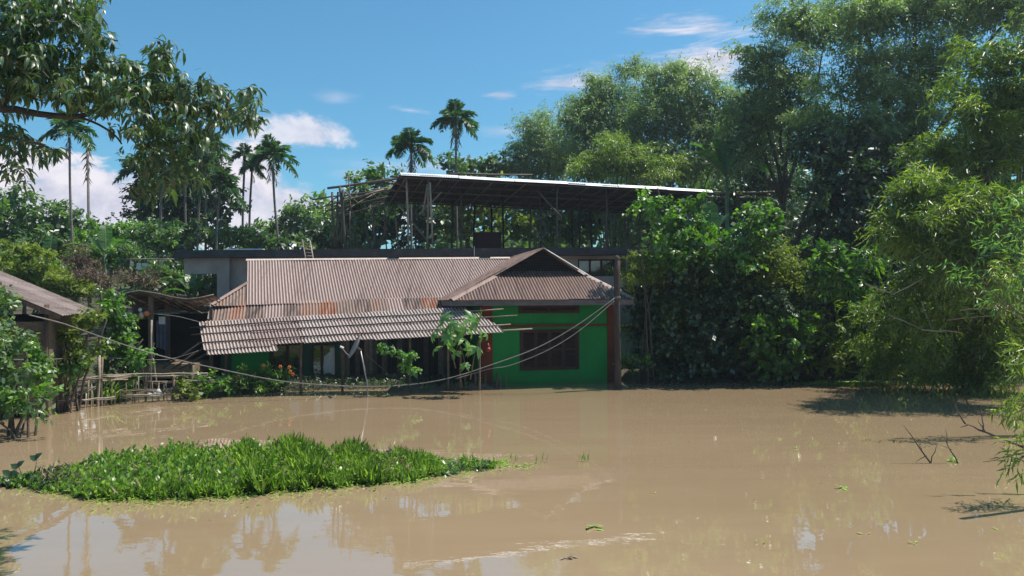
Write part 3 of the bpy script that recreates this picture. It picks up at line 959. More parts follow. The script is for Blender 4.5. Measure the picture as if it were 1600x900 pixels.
# ================================================================== CONCRETE BUILDING with roof slab
SY = 30.4
sl0 = P(272, 391, SY); s_top = sl0.z
conc = thing('concrete_building', 'flat roofed grey concrete building with dark slab edge behind the tin roofs', 'building', (-2, SY + 4, 0))
G = Frame(0, SY, 0)
X0 = sl0.x; X1 = 8.5
MB().fbox(G, X0, X1, 0, 9.5, s_top - .30, s_top).build('roof_slab', M['slab'], conc)
xb0 = P(342, 430, SY + .5).x; xb1 = P(388, 430, SY + .5).x
MB().fbox(G, X0 + .25, xb0 - .005, .35, .75, s_top - .95, s_top - .303).build('cantilever_beam', M['concrete'], conc)
MB().fbox(G, xb0, xb0 + .5, .3, .8, -.2, s_top - .303).build('column', M['concrete'], conc)
MB().fbox(G, xb0 + .5, xb1 + 5.5, .5, .72, -.2, s_top - .303).build('wall', M['concrete'], conc)
MB().fbox(G, X0 + .2, X0 + 1.5, 8.6, 8.9, -.2, s_top - .303).build('wall', M['concrete'], conc)
xr0 = xb1 + 5.5
wu0 = P(903, 404, SY + .5).x; wu1 = P(978, 404, SY + .5).x
wz1 = P(903, 405, SY + .5).z; wz0 = P(903, 432, SY + .5).z
wall_open(G, conc, xr0, X1 - .3, .5, -.2, s_top - .303, [(wu0, wu1, wz0, wz1)], M['concrete'], .22)
fo = MB(); t = .06
for k in range(5):
    a = wu0 + (wu1 - wu0 - t) * k / 4
    fo.fbox(G, a, a + t, .55, .65, wz0, wz1)
fo.fbox(G, wu0, wu1, .66, .7, wz0, wz0 + t); fo.fbox(G, wu0, wu1, .66, .7, wz1 - t, wz1)
wn = fo.build('window', M['frame'], conc)
MB().fbox(G, wu0, wu1, .705, .711, wz0, wz1).build('pane', M['glass'], wn)
MB().fbox(G, X1 - .5, X1 - .3, .72, 9, -.2, s_top - .303).build('wall', M['concrete'], conc)
MB().fbox(G, X0 + 1.5, X1 - .5, 8.8, 9, -.2, s_top - .303).build('wall', M['concrete'], conc)
a = P(350, 387, SY + .3); b = P(411, 388, SY + .3)
o = MB().box8([(a.x, a.y, s_top + .01), (b.x, a.y, s_top + .01), (b.x, a.y + .25, s_top + .01), (a.x, a.y + .25, s_top + .01),
               (a.x, a.y, s_top + .07), (b.x, a.y, s_top + .06), (b.x, a.y + .25, s_top + .06), (a.x, a.y + .25, s_top + .07)]).build('board', M['tin_edge'])
tag(o, 'pale board lying on the left end of the dark roof slab', 'board')

# white plastered annexe between the green house and the bushes
anx = thing('plaster_wall', 'pale bluish plastered wall between the green house and the dark bushes', 'wall', P(985, 597, 27.0))
a = P(966, 530, 27.0); b = P(1040, 530, 27.0); zt_ = P(980, 470, 27).z
G2 = Frame(a.x, 27.0, 4)
MB().fbox(G2, 0, b.x - a.x, 0, .2, -.6, zt_).build('wall', M['plaster'], anx)
MB().fbox(G2, -.03, b.x - a.x, -.05, -.001, zt_ - .95, zt_ - .87).build('wall_band', M['redbrown'], anx)

# ================================================================== TIN SHED ON THE SLAB
sF = P(626, 272, 30.5); sR = P(1114, 299, 35.2)
sU = (sR - sF).normalized(); slen = (sR - sF).length
b1 = P(598, 306, 34.5); b2 = P(1000, 337, 38.6)
sV = Vector((-sU.y, sU.x, 0)).normalized() * 4.2 + Vector((0, 0, b1.z - sF.z - .25))
shed = thing('tin_roofed_shed', 'open bamboo shed with a dark sloping tin roof on the concrete slab', 'shed', (1.5, 33.5, s_top))
S = Frame(sF.x, sF.y, math.degrees(math.atan2(sU.y, sU.x)))
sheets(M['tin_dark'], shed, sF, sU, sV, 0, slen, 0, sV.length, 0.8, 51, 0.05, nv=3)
nseg = 6  # pale tilted strip added for the roof edge's sunlit gleam
for k in range(nseg):
    a = sF + sU * (slen * k / nseg) + Vector((0, -.02, .02)); b = sF + sU * (slen * (k + 1) / nseg - .02) + Vector((0, -.02, .035 - .02 * (k % 2)))
    q = Vector((-sU.y, sU.x, 0)).normalized()
    MB().box8([a - q * .04 - Vector((0, 0, .07)), b - q * .04 - Vector((0, 0, .07)), b - q * .02 - Vector((0, 0, .07)), a - q * .02 - Vector((0, 0, .07)),
               a + q * .10 + Vector((0, 0, .06)), b + q * .10 + Vector((0, 0, .06)), b + q * .13 + Vector((0, 0, .06)), a + q * .13 + Vector((0, 0, .06))]).build('edge_gleam', M['tin_edge'], shed)
for f in (.04, .27, .5, .73, .97):
    a = sF + sV * f - sU * .4; b = a + sU * (slen + .6)
    MB().tube(wig(a - Vector((0, 0, .08)), b - Vector((0, 0, .08)), 8, .03), .04, 6).build('purlin', M['bamboo_dark'], shed, True)
for k in range(20):
    a = sF + sU * (slen * (k + .3) / 20) - Vector((0, 0, .14)); b = a + sV * 1.08
    MB().tube(wig(a, b, 3, .02), .03, 5).build('rafter', M['bamboo_dark'], shed, True)
rg = random.Random(5)
post_px = [(720, .45, 'bamboo_dark'), (668, .1, 'bamboo'), (828, .9, 'bamboo_dark'), (705, .9, 'bamboo_dark'), (740, .95, 'void'), (787, .5, 'void'), (870, .1, 'bamboo_dark'),
           (895, .9, 'void'), (905, .3, 'void'), (948, .15, 'bamboo_dark'), (975, .9, 'bamboo_dark'), (650, .95, 'bamboo_dark'), (638, .1, 'bamboo'), (1000, .5, 'bamboo_dark'), (770, .95, 'void'), (845, .5, 'bamboo_dark'), (925, .9, 'void'), (1045, .2, 'bamboo_dark')]
for px_, f, mt in post_px:
    d = ray(px_, 380); o2 = sF + sV * f
    n_ = Vector((-sU.y, sU.x, 0)); t = (o2 - EYE).dot(n_) / d.dot(n_)
    p = EYE + d * t
    u = (p - o2).dot(sU)
    topz = (o2 + sU * u).z
    MB().tube(wig((p.x, p.y, s_top), (p.x + rg.uniform(-.08, .08), p.y, topz - .02), 4, .02, rg), .045, 7).build('post', M[mt], shed, True)
for (x1, y1, x2, y2, D) in ((622, 320, 672, 382, 31.5), (655, 335, 690, 300, 31.5), (668, 288, 660, 335, 31.2), (672, 285, 676, 380, 31.0), (878, 340, 842, 300, 32.5), (835, 345, 875, 330, 33), (830, 350, 850, 382, 33)):
    MB().tube(wig(P(x1, y1, D), P(x2, y2, D + .3), 3, .03, rg), .04, 6).build('brace', M['bamboo'] if x1 < 700 else M['bamboo_dark'], shed, True)
for (x1, y1, x2, y2, D) in ((1105, 301, 1250, 299, 35.3), (1096, 308, 1204, 309, 35.4), (1070, 320, 1165, 326, 36), (700, 272, 832, 273, 33)):
    MB().tube(wig(P(x1, y1, D), P(x2, y2, D + .4), 4, .04, rg), [.055, .05, .045, .04, .03], 6).build('purlin', M['bamboo'], shed, True)
# unroofed bamboo frame at the shed's left end
frm = thing('broken_bamboo_rafters', 'bare broken bamboo roof frame left of the tin shed on the slab', 'frame', (-6, 31, s_top))
for (x1, y1, x2, y2, r) in ((512, 294, 628, 278, .055), (488, 312, 600, 296, .035), (508, 322, 600, 296, .045), (508, 330, 612, 306, .04), (515, 342, 600, 318, .035), (500, 326, 540, 300, .03),
                            (505, 335, 560, 296, .03), (520, 340, 590, 300, .035), (600, 300, 632, 274, .045), (540, 300, 560, 318, .03), (570, 292, 590, 310, .03), (580, 296, 632, 290, .03), (545, 274, 549, 330, .03), (610, 282, 640, 296, .03)):
    MB().tube(wig(P(x1, y1, 31 + rnd.uniform(0, 1.5)), P(x2, y2, 31.2 + rnd.uniform(0, 1.5)), 4, .04), r, 6).build('pole', M['bamboo' if rnd.random() < .6 else 'bamboo_dark'], frm, True)
for (x1, y1, x2, r) in ((519, 300, 522, .05), (531, 292, 540, .06), (536, 296, 534, .045), (528, 300, 524, .04), (547, 330, 545, .03), (578, 320, 588, .035), (618, 340, 622, .04), (632, 350, 630, .03), (600, 310, 604, .03)):
    a = P(x1, y1, 31.2); b = P(x2, 386, 31.2); b.z = s_top
    MB().tube(wig(b, a, 4, .03), r, 6).build('post', M['bamboo_dark'], frm, True)
# maroon storage box on the slab
a = P(741, 363, 33.0); b = P(783, 363, 33.0)
bx = thing('storage_box', 'low dark maroon box standing on the slab under the tin shed', 'box', (a.x, 33, s_top))
Gm = Frame(0, 33, 0)
MB().fbox(Gm, a.x, b.x, 0, .9, s_top, a.z - .06).build('body', M['maroon'], bx)
MB().fbox(Gm, a.x - .03, b.x + .03, -.03, .93, a.z - .058, a.z).build('lid', M['maroon'], bx)
# ladder
la = P(477, 402, 28.75); lb = P(473, 377, 30.2); lc = P(489, 402, 28.8); ld_ = P(485, 379, 30.2)
lad = thing('wooden_ladder', 'short pale wooden ladder leaning from the tin ridge up to the slab', 'ladder', la)
MB().tube([la - (lb - la) * .1, lb + (lb - la) * .1], .025, 6).build('rail', M['bamboo'], lad, True)
MB().tube([lc - (ld_ - lc) * .1, ld_ + (ld_ - lc) * .1], .025, 6).build('rail', M['bamboo'], lad, True)
for k in range(5):
    f = .08 + k * .21
    MB().tube([la.lerp(lb, f), lc.lerp(ld_, f)], .018, 6).build('rung', M['bamboo'], lad, True)
# dark weights on the ridge
for px_, lab in ((615, 'dark block on the long tin ridge midway to the gable'), (757, 'dark block on the tin ridge just left of the gable'), (804, 'small dark block where the long ridge meets the gable')):
    u = max(0, (P(px_, 400, 29).x - wT.x)) / wU.x
    q = wT + wU * u
    o = MB(); o.fbox(Frame(q.x, q.y, 11), -.2 if px_ != 804 else -.1, .2 if px_ != 804 else .1, -.1, .1, q.z + .015, q.z + .13); o = o.build('ridge_block', M['slab'], None, loc=q)
    tag(o, lab, 'block', 'dark blocks on the tin ridge')

# ================================================================== LEFT HUT
H = Frame(P(93, 492, 18.0).x, 18.0, 14)
hz = P(93, 492, 18.0).z
hut = thing('old_hut', 'old hut with a grey brown sloping roof at the left edge', 'hut', H.w(-2, 1.5, 0))
hVv = (-H.U) * 1.0 + Vector((0, 0, .47))
eU = (P(151, 486, 20.6) - P(93, 492, 18.0))
sheets(M['thatch'], hut, H.w(0, 0, hz), eU, hVv, 0, eU.length, -.05, 3.6, .7, 61, .02, pitch=.16, amp=.012)
cr = H.w(0, 0, hz) + hVv.normalized() * 3.6
sheets(M['thatch'], hut, cr, eU, (-H.U) * 1.0 + Vector((0, 0, -.47)), 0, eU.length, 0, 3.2, .7, 62, .02, pitch=.16, amp=.012)
cap_strip(hut, cr, cr + eU, M['thatch'], .14)
MB().bar(H.w(0, .03, hz - .06), H.w(-3.2, .03, hz + 1.45), .05, .1).build('barge_board', M['wood'], hut)
for u in (-.35, -1.35, -2.6, -4.2):
    MB().tube(wig(H.w(u, .25, -.4), H.w(u, .25, hz + .1 + min(-u, 3.0) * .42), 3, .02), .055, 8).build('post', M['wood'], hut, True)
for k in range(9):
    z0 = .15 + k * .24
    MB().fbox(H, -4.2, -.35 - .0, .32, .35, z0, z0 + .225).build('wall_board', M['weave'], hut)
MB().fbox(H, -4.2, -.35, 2.6, 2.65, 0, hz).build('wall', M['void'], hut)
MB().fbox(H, -.4, -.35, .4, 2.6, 0, hz).build('wall', M['weave'], hut)

# ================================================================== MIDDLE OPEN SHED
K0 = Frame(P(181, 560, 22.6).x, 22.6, 6)
kit = thing('open_lean_to', 'dark open lean-to with sagging roof between the hut and the long house', 'shed', K0.w(1.6, 1, 0))
cu = [(181, 466), (200, 458), (218, 455), (245, 459), (270, 465), (292, 468), (312, 466), (334, 461)]
ptsF = []
for px_, py_ in cu:
    u, z = K0.at(px_, py_, -.3); ptsF.append((u, z))
for i in range(len(ptsF) - 1):
    (u0, z0), (u1, z1) = ptsF[i], ptsF[i + 1]
    a, b = K0.w(u0, -.3, z0), K0.w(u1 + .02, -.3, z1)
    cv = (K0.V * 2.8 + Vector((0, 0, -.5))) * (1 if i < 4 else .75 if i == 4 else .4 if i == 5 else .25)
    corr('roof_sheet', M['thatch'] if i < 5 else M['tin'], kit, a, b - a, cv, 0, (b - a).length, 0, cv.length, pitch=.12, amp=.01, nv=2, lift=.003 * (i % 2))
for v in (-.28, .4, 1.2, 2.2):
    for i in range(len(ptsF) - 1 if v < .3 else 6 if v < 1 else 4):
        (u0, z0), (u1, z1) = ptsF[i], ptsF[i + 1]
        MB().tube([K0.w(u0, v, z0 - .09 - .18 * v), K0.w(u1, v, z1 - .09 - .18 * v)], .028, 6).build('purlin', M['bamboo_dark'], kit, True)
MB().tube([K0.w(u, -.31, z + .012) for u, z in ptsF], .024, 6).build('roof_rim', M['bamboo'], kit, True)
for k in range(9):
    u = .1 + k * .34
    z = np.interp(u, [p[0] for p in ptsF], [p[1] for p in ptsF])
    vb = 2.4 if k < 6 else .5
    MB().tube([K0.w(u, -.28, z - .04), K0.w(u, vb, z - .04 - .178 * (vb + .28))], .022, 6).build('rafter', M['bamboo'], kit, True)
zk = lambda u: float(np.interp(u, [p[0] for p in ptsF], [p[1] for p in ptsF]))
for px_, v, r, mt in ((236, -.1, .06, 'wood'), (213, .5, .055, 'wood'), (262, 1.4, .06, 'wood'), (190, .2, .04, 'bamboo_dark'), (330, 1.2, .05, 'bamboo_dark')):
    u, _ = K0.at(px_, 540, v)
    MB().fbox(K0, u - r, u + r, v - r, v + r, -.3, zk(u) - .12 - .18 * v).build('post', M[mt], kit)
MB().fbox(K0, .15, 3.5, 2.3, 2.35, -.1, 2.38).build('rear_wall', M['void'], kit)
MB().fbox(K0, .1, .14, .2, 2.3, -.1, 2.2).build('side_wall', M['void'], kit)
u0, z0 = K0.at(205, 589, -.2); u1, z1 = K0.at(295, 571, -.2)
MB().fbox(K0, u0, u1, -.2, 2.2, z0, z1).build('floor_plinth', M['plank'], kit)
u0b, z0b = K0.at(180, 602, -.3); u1b, z1b = K0.at(330, 592, -.3)
MB().tube(wig(K0.w(u0 - .2, -.3, z0 - .05), K0.w(u1 + .8, -.28, z0 - .02), 5, .02), .03, 6).build('rail', M['bamboo'], kit, True)
u0, z0 = K0.at(190, 491, -.15); u1, z1 = K0.at(275, 489, -.15)
MB().tube([K0.w(u0, -.17, z0 - .02), K0.w(u1, -.17, z1)], .022, 6).build('rail', M['bamboo'], kit, True)
# things hung under the eave
for px_, py_, r, mt, lab in ((219, 484, (.055, .055, .06), 'white', 'small white round gourd hanging above the cream one under the lean-to eave'), (221, 493, (.075, .075, .1), 'cream', 'cream gourd hanging under the lean-to eave, left of the orange one'), (229, 490, (.085, .085, .085), 'orange', 'round orange gourd hanging under the lean-to eave')):
    u, z = K0.at(px_, py_, -.27); c = K0.w(u, -.27, z)
    g = thing('gourd', lab, 'gourd', c, 'gourds hanging under the lean-to eave')
    MB().ball(c, r, 12, 9).build('fruit', M[mt], g, True)
    MB().tube([c + Vector((0, 0, r[2] * .95)), c + Vector((.01, .03, r[2] + .1))], .008, 5).build('stalk', M['twig'], g)
u, z = K0.at(199, 487, .1); c = K0.w(u, .1, z)
o = MB().ball(c, (.16, .12, .09), 12, 8, .08, rnd).build('cloth_bundle', M['concrete'], None, True, loc=c); tag(o, 'grey brown cloth bundle stuffed under the lean-to eave at left', 'bundle')
u, z = K0.at(248, 500, .3); c = K0.w(u, .3, z)
mb = MB()
for k in range(4):
    mb.poly([c + Vector((.05 * k, .01 * (k % 2), -.12)), c + Vector((.05 * k + .05, .01 * ((k + 1) % 2), -.14)), c + Vector((.05 * k + .05, .01 * ((k + 1) % 2), .1)), c + Vector((.05 * k, .01 * (k % 2), .1))], .004)
o = mb.build('white_rag', M['white'], None, loc=c); tag(o, 'small white rag hanging in the dark lean-to', 'rag')
u, z = K0.at(254, 522, 1.0); c = K0.w(u, 1.0, z)
mb = MB()
for k in range(6):
    mb.poly([c + Vector((-.2 + .06 * k, .03 * (k % 2), -.42 - .02 * k)), c + Vector((-.14 + .06 * k, .03 * ((k + 1) % 2), -.42 - .02 * k)), c + Vector((-.14 + .06 * k, .03 * ((k + 1) % 2), .42)), c + Vector((-.2 + .06 * k, .03 * (k % 2), .42))], .004)
o = mb.build('hanging_cloth', M['blue_cloth'], None, loc=c); tag(o, 'blue grey cloth hanging deep inside the dark lean-to', 'cloth')
# leaning poles beside the porch
for i, (x1, y1, x2, y2, lab) in enumerate(((254, 576, 318, 532, 'uppermost of the dark poles propped slantwise left of the porch roof'), (268, 577, 322, 540, 'middle one of the dark poles propped slantwise left of the porch roof'), (280, 577, 330, 548, 'lowest of the dark poles propped slantwise left of the porch roof'))):
    a = P(x1, y1, 22.2); b = P(x2, y2, 22.6)
    o = MB().tube(wig(a, b + (b - a) * .1, 4, .015), .03, 6).build('leaning_pole', M['bamboo_dark'] if i != 1 else M['wood'], None, True, loc=a)
    tag(o, lab, 'pole', 'poles propped beside the porch')
for x1, y1, x2, y2, lab in ((211, 500, 209, 612, 'straight pale bamboo pole standing in front of the lean-to'), (213, 560, 219, 602, 'short slanting bamboo stick beside the tall pale pole')):
    a = P(x1 + 26, y1, 21.6); b = P(x2 + 26, y2, 21.6)
    o = MB().tube(wig(b, a, 4, .01), .026, 6).build('bamboo_pole', M['bamboo'], None, True, loc=b); tag(o, lab, 'pole')

# bamboo rod with washing at the slab's left end
rod = MB().tube(wig(P(198, 405, 29.6), P(272, 405, 29.9), 4, .015), .028, 6)
o = rod.build('washing_rod', M['bamboo'], None, True, loc=P(235, 405, 29.7)); tag(o, 'pale bamboo rod sticking out left from the concrete slab', 'rod')
for i, (px_, py_, w, h, lab) in enumerate(((206, 412, .13, .16, 'left white cloth hanging below the bamboo rod'), (217, 416, .18, .24, 'largest white cloth hanging below the bamboo rod'), (226, 413, .22, .1, 'right white cloth hanging below the bamboo rod'))):
    c = P(px_, py_, 29.7); mb = MB()
    for k in range(4):
        x0, x1 = -w / 2 + w * k / 4, -w / 2 + w * (k + 1) / 4
        mb.poly([c + Vector((x0, .02 * (k % 2), -h / 2 - .02 * (k % 3))), c + Vector((x1, .02 * ((k + 1) % 2), -h / 2)), c + Vector((x1, .02 * ((k + 1) % 2), h / 2)), c + Vector((x0, .02 * (k % 2), h / 2))], .004)
    mb.v.append(tuple(c)); mb.tube([c + Vector((0, 0, h / 2)), Vector((c.x, c.y, P(217, 405, 29.7).z))], .006, 4)
    o = mb.build('hanging_cloth', M['white'], None, loc=c); tag(o, lab, 'cloth', 'white cloths on the rod')

# ================================================================== UTILITY POLE, CABLES
ub_ = P(965.5, 608, 23.1); ut_ = P(965, 401, 23.1)
up = thing('utility_pole', 'rough dark wooden pole standing in the water before the green house', 'pole', (ub_.x, 23.1, 0))
pts = [Vector((ub_.x, 23.1, -1.2)), Vector((ub_.x, 23.1, 0)), Vector((ub_.x + .01, 23.1, 1.2)), Vector((ub_.x - .01, 23.1, 2.4)), Vector((ub_.x, 23.1, 3.5)), Vector((ut_.x, 23.1, ut_.z - .12))]
MB().tube(pts, [.115, .11, .10, .098, .095, .09], 10).build('shaft', M['pole'], up, True)
tb = MB(); tb.tube([Vector((ut_.x, 23.1, ut_.z - .12)), Vector((ut_.x - .02, 23.1, ut_.z - .02)), Vector((ut_.x - .02, 23.1, ut_.z + .04))], [.09, .075, .03], 8); tb.build('broken_top', M['bark'], up, True)
tz = P(965, 466, 23.1).z
for k in range(3):
    MB().tube([Vector((ub_.x +   .108 * math.cos(a_ * math.pi / 6), 23.1 + .108 * math.sin(a_ * math.pi / 6), tz + .02 * k)) for a_ in range(13)], .011, 5, False).build('wire_tie', M['hose'], up, True)


def smooth_pts(pp, n=6):
    out_ = []
    q = [pp[0]] + list(pp) + [pp[-1]]
    for i in range(1, len(q) - 2):
        p0, p1, p2, p3 = q[i - 1], q[i], q[i + 1], q[i + 2]
        for k in range(n):
            t = k / n
            out_.append(.5 * ((2 * p1) + (p2 - p0) * t + (2 * p0 - 5 * p1 + 4 * p2 - p3) * t * t + (3 * p1 - p0 - 3 * p2 + p3) * t ** 3))
    out_.append(q[-2])
    return out_


def cable(name, label, pts, r, mat, cat='cable'):
    pp = smooth_pts([P(*p) for p in pts])
    o = MB().tube(pp, r, 6).build(name, mat, None, True, loc=pp[0])
    return tag(o, label, cat)


cable('thick_cable', 'thick sagging grey cable slung from the utility pole across the front to the left', [(960, 466, 22.97), (905, 506, 22.6), (840, 543, 22.3), (762, 572, 22), (705, 590, 21.8), (650, 600, 21.7), (580, 604, 21.5), (500, 601, 21.3), (430, 594, 21), (335, 575, 20.6), (240, 553, 20), (160, 527, 19), (100, 506, 18), (45, 492, 17)], .015, M['hose'])
cable('second_cable', 'second thinner cable running just below the thick one near the utility pole', [(960, 470, 22.98), (910, 513, 22.5), (860, 545, 22.2), (800, 570, 22.05), (762, 577, 22.0), (712, 592, 21.78)], .011, M['hose'])
cable('wire', 'thin wire strung low across the left huts', [(0, 561, 17), (60, 562, 18), (110, 560, 19), (160, 559, 20.5), (235, 562, 21.5), (270, 560, 21.9), (310, 548, 22.1)], .010, M['wire'])
cable('wire', 'thin wire from the lean-to eave to the porch roof', [(245, 491, 22.3), (275, 494, 22.4), (300, 500, 22.4), (318, 505, 22.5)], .011, M['wire'])
cable('wire', 'thin wire left of the gable, its lower length drawing a shadow line on the tin', [(741, 433, 26.6), (741, 410, 28.6), (741, 385, 29.4)], .008, M['wire'])  # length below the ridge stands for a thin cast shadow

# ================================================================== SATELLITE DISH
dc = P(557, 543, 21.9)
dish = thing('satellite_dish', 'grey satellite dish on a thin metal pole in front of the porch', 'satellite dish', (P(575, 606, 21.9).x, 21.9, 0))
axis = Vector((-.82, -.28, .42)).normalized()
xx = axis.cross(Vector((0, 0, 1))).normalized(); yy = xx.cross(axis)
mb = MB(); R_ = .37; nr, na = 5, 22
for j in range(nr + 1):
    r = R_ * j / nr
    for k in range(na):
        a = 2 * math.pi * k / na
        mb.v.append(tuple(dc + xx * r * .92 * math.cos(a) + yy * r * math.sin(a) + axis * (r * r * .55)))
for j in range(nr):
    for k in range(na):
        a, b = j * na + k, j * na + (k + 1) % na
        mb.f.append((a, b, b + na, a + na))
n0 = len(mb.v)
mb.v += [tuple(Vector(v) - axis * .012) for v in mb.v[:n0]]
mb.f += [tuple(n0 + i for i in f)[::-1] for f in mb.f[:nr * na]]
for k in range(na):
    a, b = nr * na + k, nr * na + (k + 1) % na
    mb.f.append((a, n0 + a, n0 + b, b))
mb.build('reflector', M['dish'], dish, True)
lnb = P(534, 543, 21.6)
arm = MB().tube([P(548, 558, 21.85), P(541, 552, 21.7), lnb], .013, 6).build('feed_arm', M['metal'], dish)
MB().tube([lnb + Vector((-.05, 0, .03)), lnb + Vector((.05, .02, -.02))], .03, 8).build('receiver', M['tin_edge'], arm)
MB().tube([dc - axis * .02, dc - axis * .14 - Vector((0, 0, .03))], .04, 8).build('bracket', M['slab'], dish)
MB().tube([dc - axis * .12, P(569, 575, 21.9), P(574, 600, 21.9), Vector((P(575, 606, 21.9).x, 21.9, -.9))], .022, 8).build('mast', M['metal'], dish, True)
c = P(763, 546, 23.2)
bt = thing('red_ball', 'red round plastic pot hanging at the left corner of the green wall', 'pot', c)
MB().ball(c, (.085, .085, .075), 12, 8).build('body', M['red_plastic'], bt, True)
MB().tube([c + Vector((0, 0, .08)), c + Vector((0, 0, .1)), c + Vector((.0, 0, .2))], [.05, .05, .006], 8).build('neck', M['red_plastic'], bt, True)

# ================================================================== WATTLE FENCE on the left bank
fen = thing('wattle_fence', 'low broken wattle fence of dry bamboo sticks along the left bank', 'fence', P(200, 620, 20.6))
rails = [((90, 592, 19.3), (205, 586, 20.6)), ((150, 586, 20), (325, 583, 21.4)), ((95, 598, 19.4), (200, 590, 20.6)), ((180, 611, 20.4), (335, 606, 21.8)),
         ((190, 618, 20.4), (315, 613, 21.6)), ((60, 613, 18.8), (130, 608, 19.6)), ((75, 628, 18.8), (180, 620, 20)), ((40, 612, 18.4), (95, 609, 19)), ((230, 596, 21), (335, 594, 21.7)), ((90, 625, 19), (150, 604, 19.6))]
for a, b in rails:
    for k in range(2):
        MB().tube(wig(P(a[0], a[1] + k * 2, a[2]), P(b[0], b[1] + k * 3, b[2]), 7, .035), .016, 5).build('rail', M['bamboo'], fen, True)
rg = random.Random(77)
for k in range(44):
    px_ = 60 + k * 6.3 + rg.uniform(-2, 2)
    D = np.interp(px_, [60, 200, 340], [18.9, 20.6, 21.9])
    h = rg.uniform(.3, .78)
    b = P(px_, 600, D); lean = rg.uniform(-.08, .08)
    MB().tube(wig((b.x, b.y, -.4), (b.x + lean, b.y, h), 3, .015, rg), rg.uniform(.010, .02), 5).build('stake', M['bamboo' if rg.random() < .5 else 'bamboo_dark'], fen, True)
for k, (px_, h) in enumerate(((153, 1.35), (158, 1.3), (105, .9), (270, .7), (300, .95))):
    D = np.interp(px_, [60, 200, 340], [18.9, 20.6, 21.9]); b = P(px_, 600, D)
    MB().tube(wig((b.x, b.y, -.5), (b.x + .03, b.y, h), 3, .015, rg), .035, 6).build('post', M['bamboo'], fen, True)
# tree stump-like trunk by the fence
o = MB().tube([P(62, 650, 18.6), P(66, 600, 18.6), P(70, 575, 18.7), P(66, 520, 18.8)], [.16, .11, .10, .08], 8).build('dead_tree', M['bark'], None, True, loc=P(62, 640, 18.6))
tag(o, 'bare brown trunk rising beside the left hut wall', 'trunk')
for k, (px_, py_) in enumerate(((240, 612),)):
    c = P(px_, py_, 21.0); mb = MB()
    for j in range(5):
        mb.ball(c + Vector((rg.uniform(-.14, .14), rg.uniform(-.05, .05), rg.uniform(-.15, .15))), (.09, .07, .08), 8, 6, .1, rg)
    o = mb.build('white_sack', M['white'], None, True, loc=c); tag(o, 'crumpled white sack snagged on the bamboo fence', 'sack')

# soil strip at the porch front with stubby posts
sb = MB(); n = 26; pa, pb = PZ(606, 612), PZ(786, 605)
rows = []
for i in range(n + 1):
    t = i / n; c = pa.lerp(pb, t)
    w = .35 * (math.sin(math.pi * min(1, max(0.02, t))) ** .35); h = .12 + .05 * math.sin(i * 2.1) + rg.uniform(-.02, .03)
    if t in (0, 1): w *= .3; h *= .3
    ring = [c + Vector((0, -w, -.15)), c + Vector((0, -w * .8, h * .6)), c + Vector((0, -w * .3, h)), c + Vector((0, w * .6, h * 1.1)), c + Vector((0, w * 1.6, h)), c + Vector((0, w * 2.2, -.15))]
    rows.append([len(sb.v) + j for j in range(6)]); sb.v += [tuple(p + Vector((0, rg.uniform(-.03, .03), rg.uniform(-.02, .02)))) for p in ring]
for i in range(n):
    for j in range(5): sb.f.append((rows[i][j], rows[i + 1][j], rows[i + 1][j + 1], rows[i][j + 1]))
tag(sb.build('soil_bank', M['soil'], None, True), kind='structure')
for i, (px_, y0, y1, r) in enumerate(((743, 583, 606, .04), (758, 583, 606, .045), (776, 582, 604, .03), (783, 588, 604, .02), (791, 583, 606, .014), (727, 585, 606, .03))):
    a = P(px_, y1, 23.6); b = P(px_ + rg.uniform(-1, 1), y0, 23.6)
    o = MB().tube(wig(a - Vector((0, 0, .3)), b, 3, .01, rg), r, 7).build('stub_post', M['wood'], None, True, loc=a)
    tag(o, ['cut stake second from the left on the soil bank', 'thickest cut stake in the middle of the soil bank stakes', 'pale tall cut stake near the right end of the soil bank', 'thin cut stake just right of the pale tall stake', 'thinnest stick at the very right end of the soil bank', 'leftmost cut stake on the soil bank under the papaya'][i], 'stake', 'cut stakes on the soil bank')

exec_veg = True
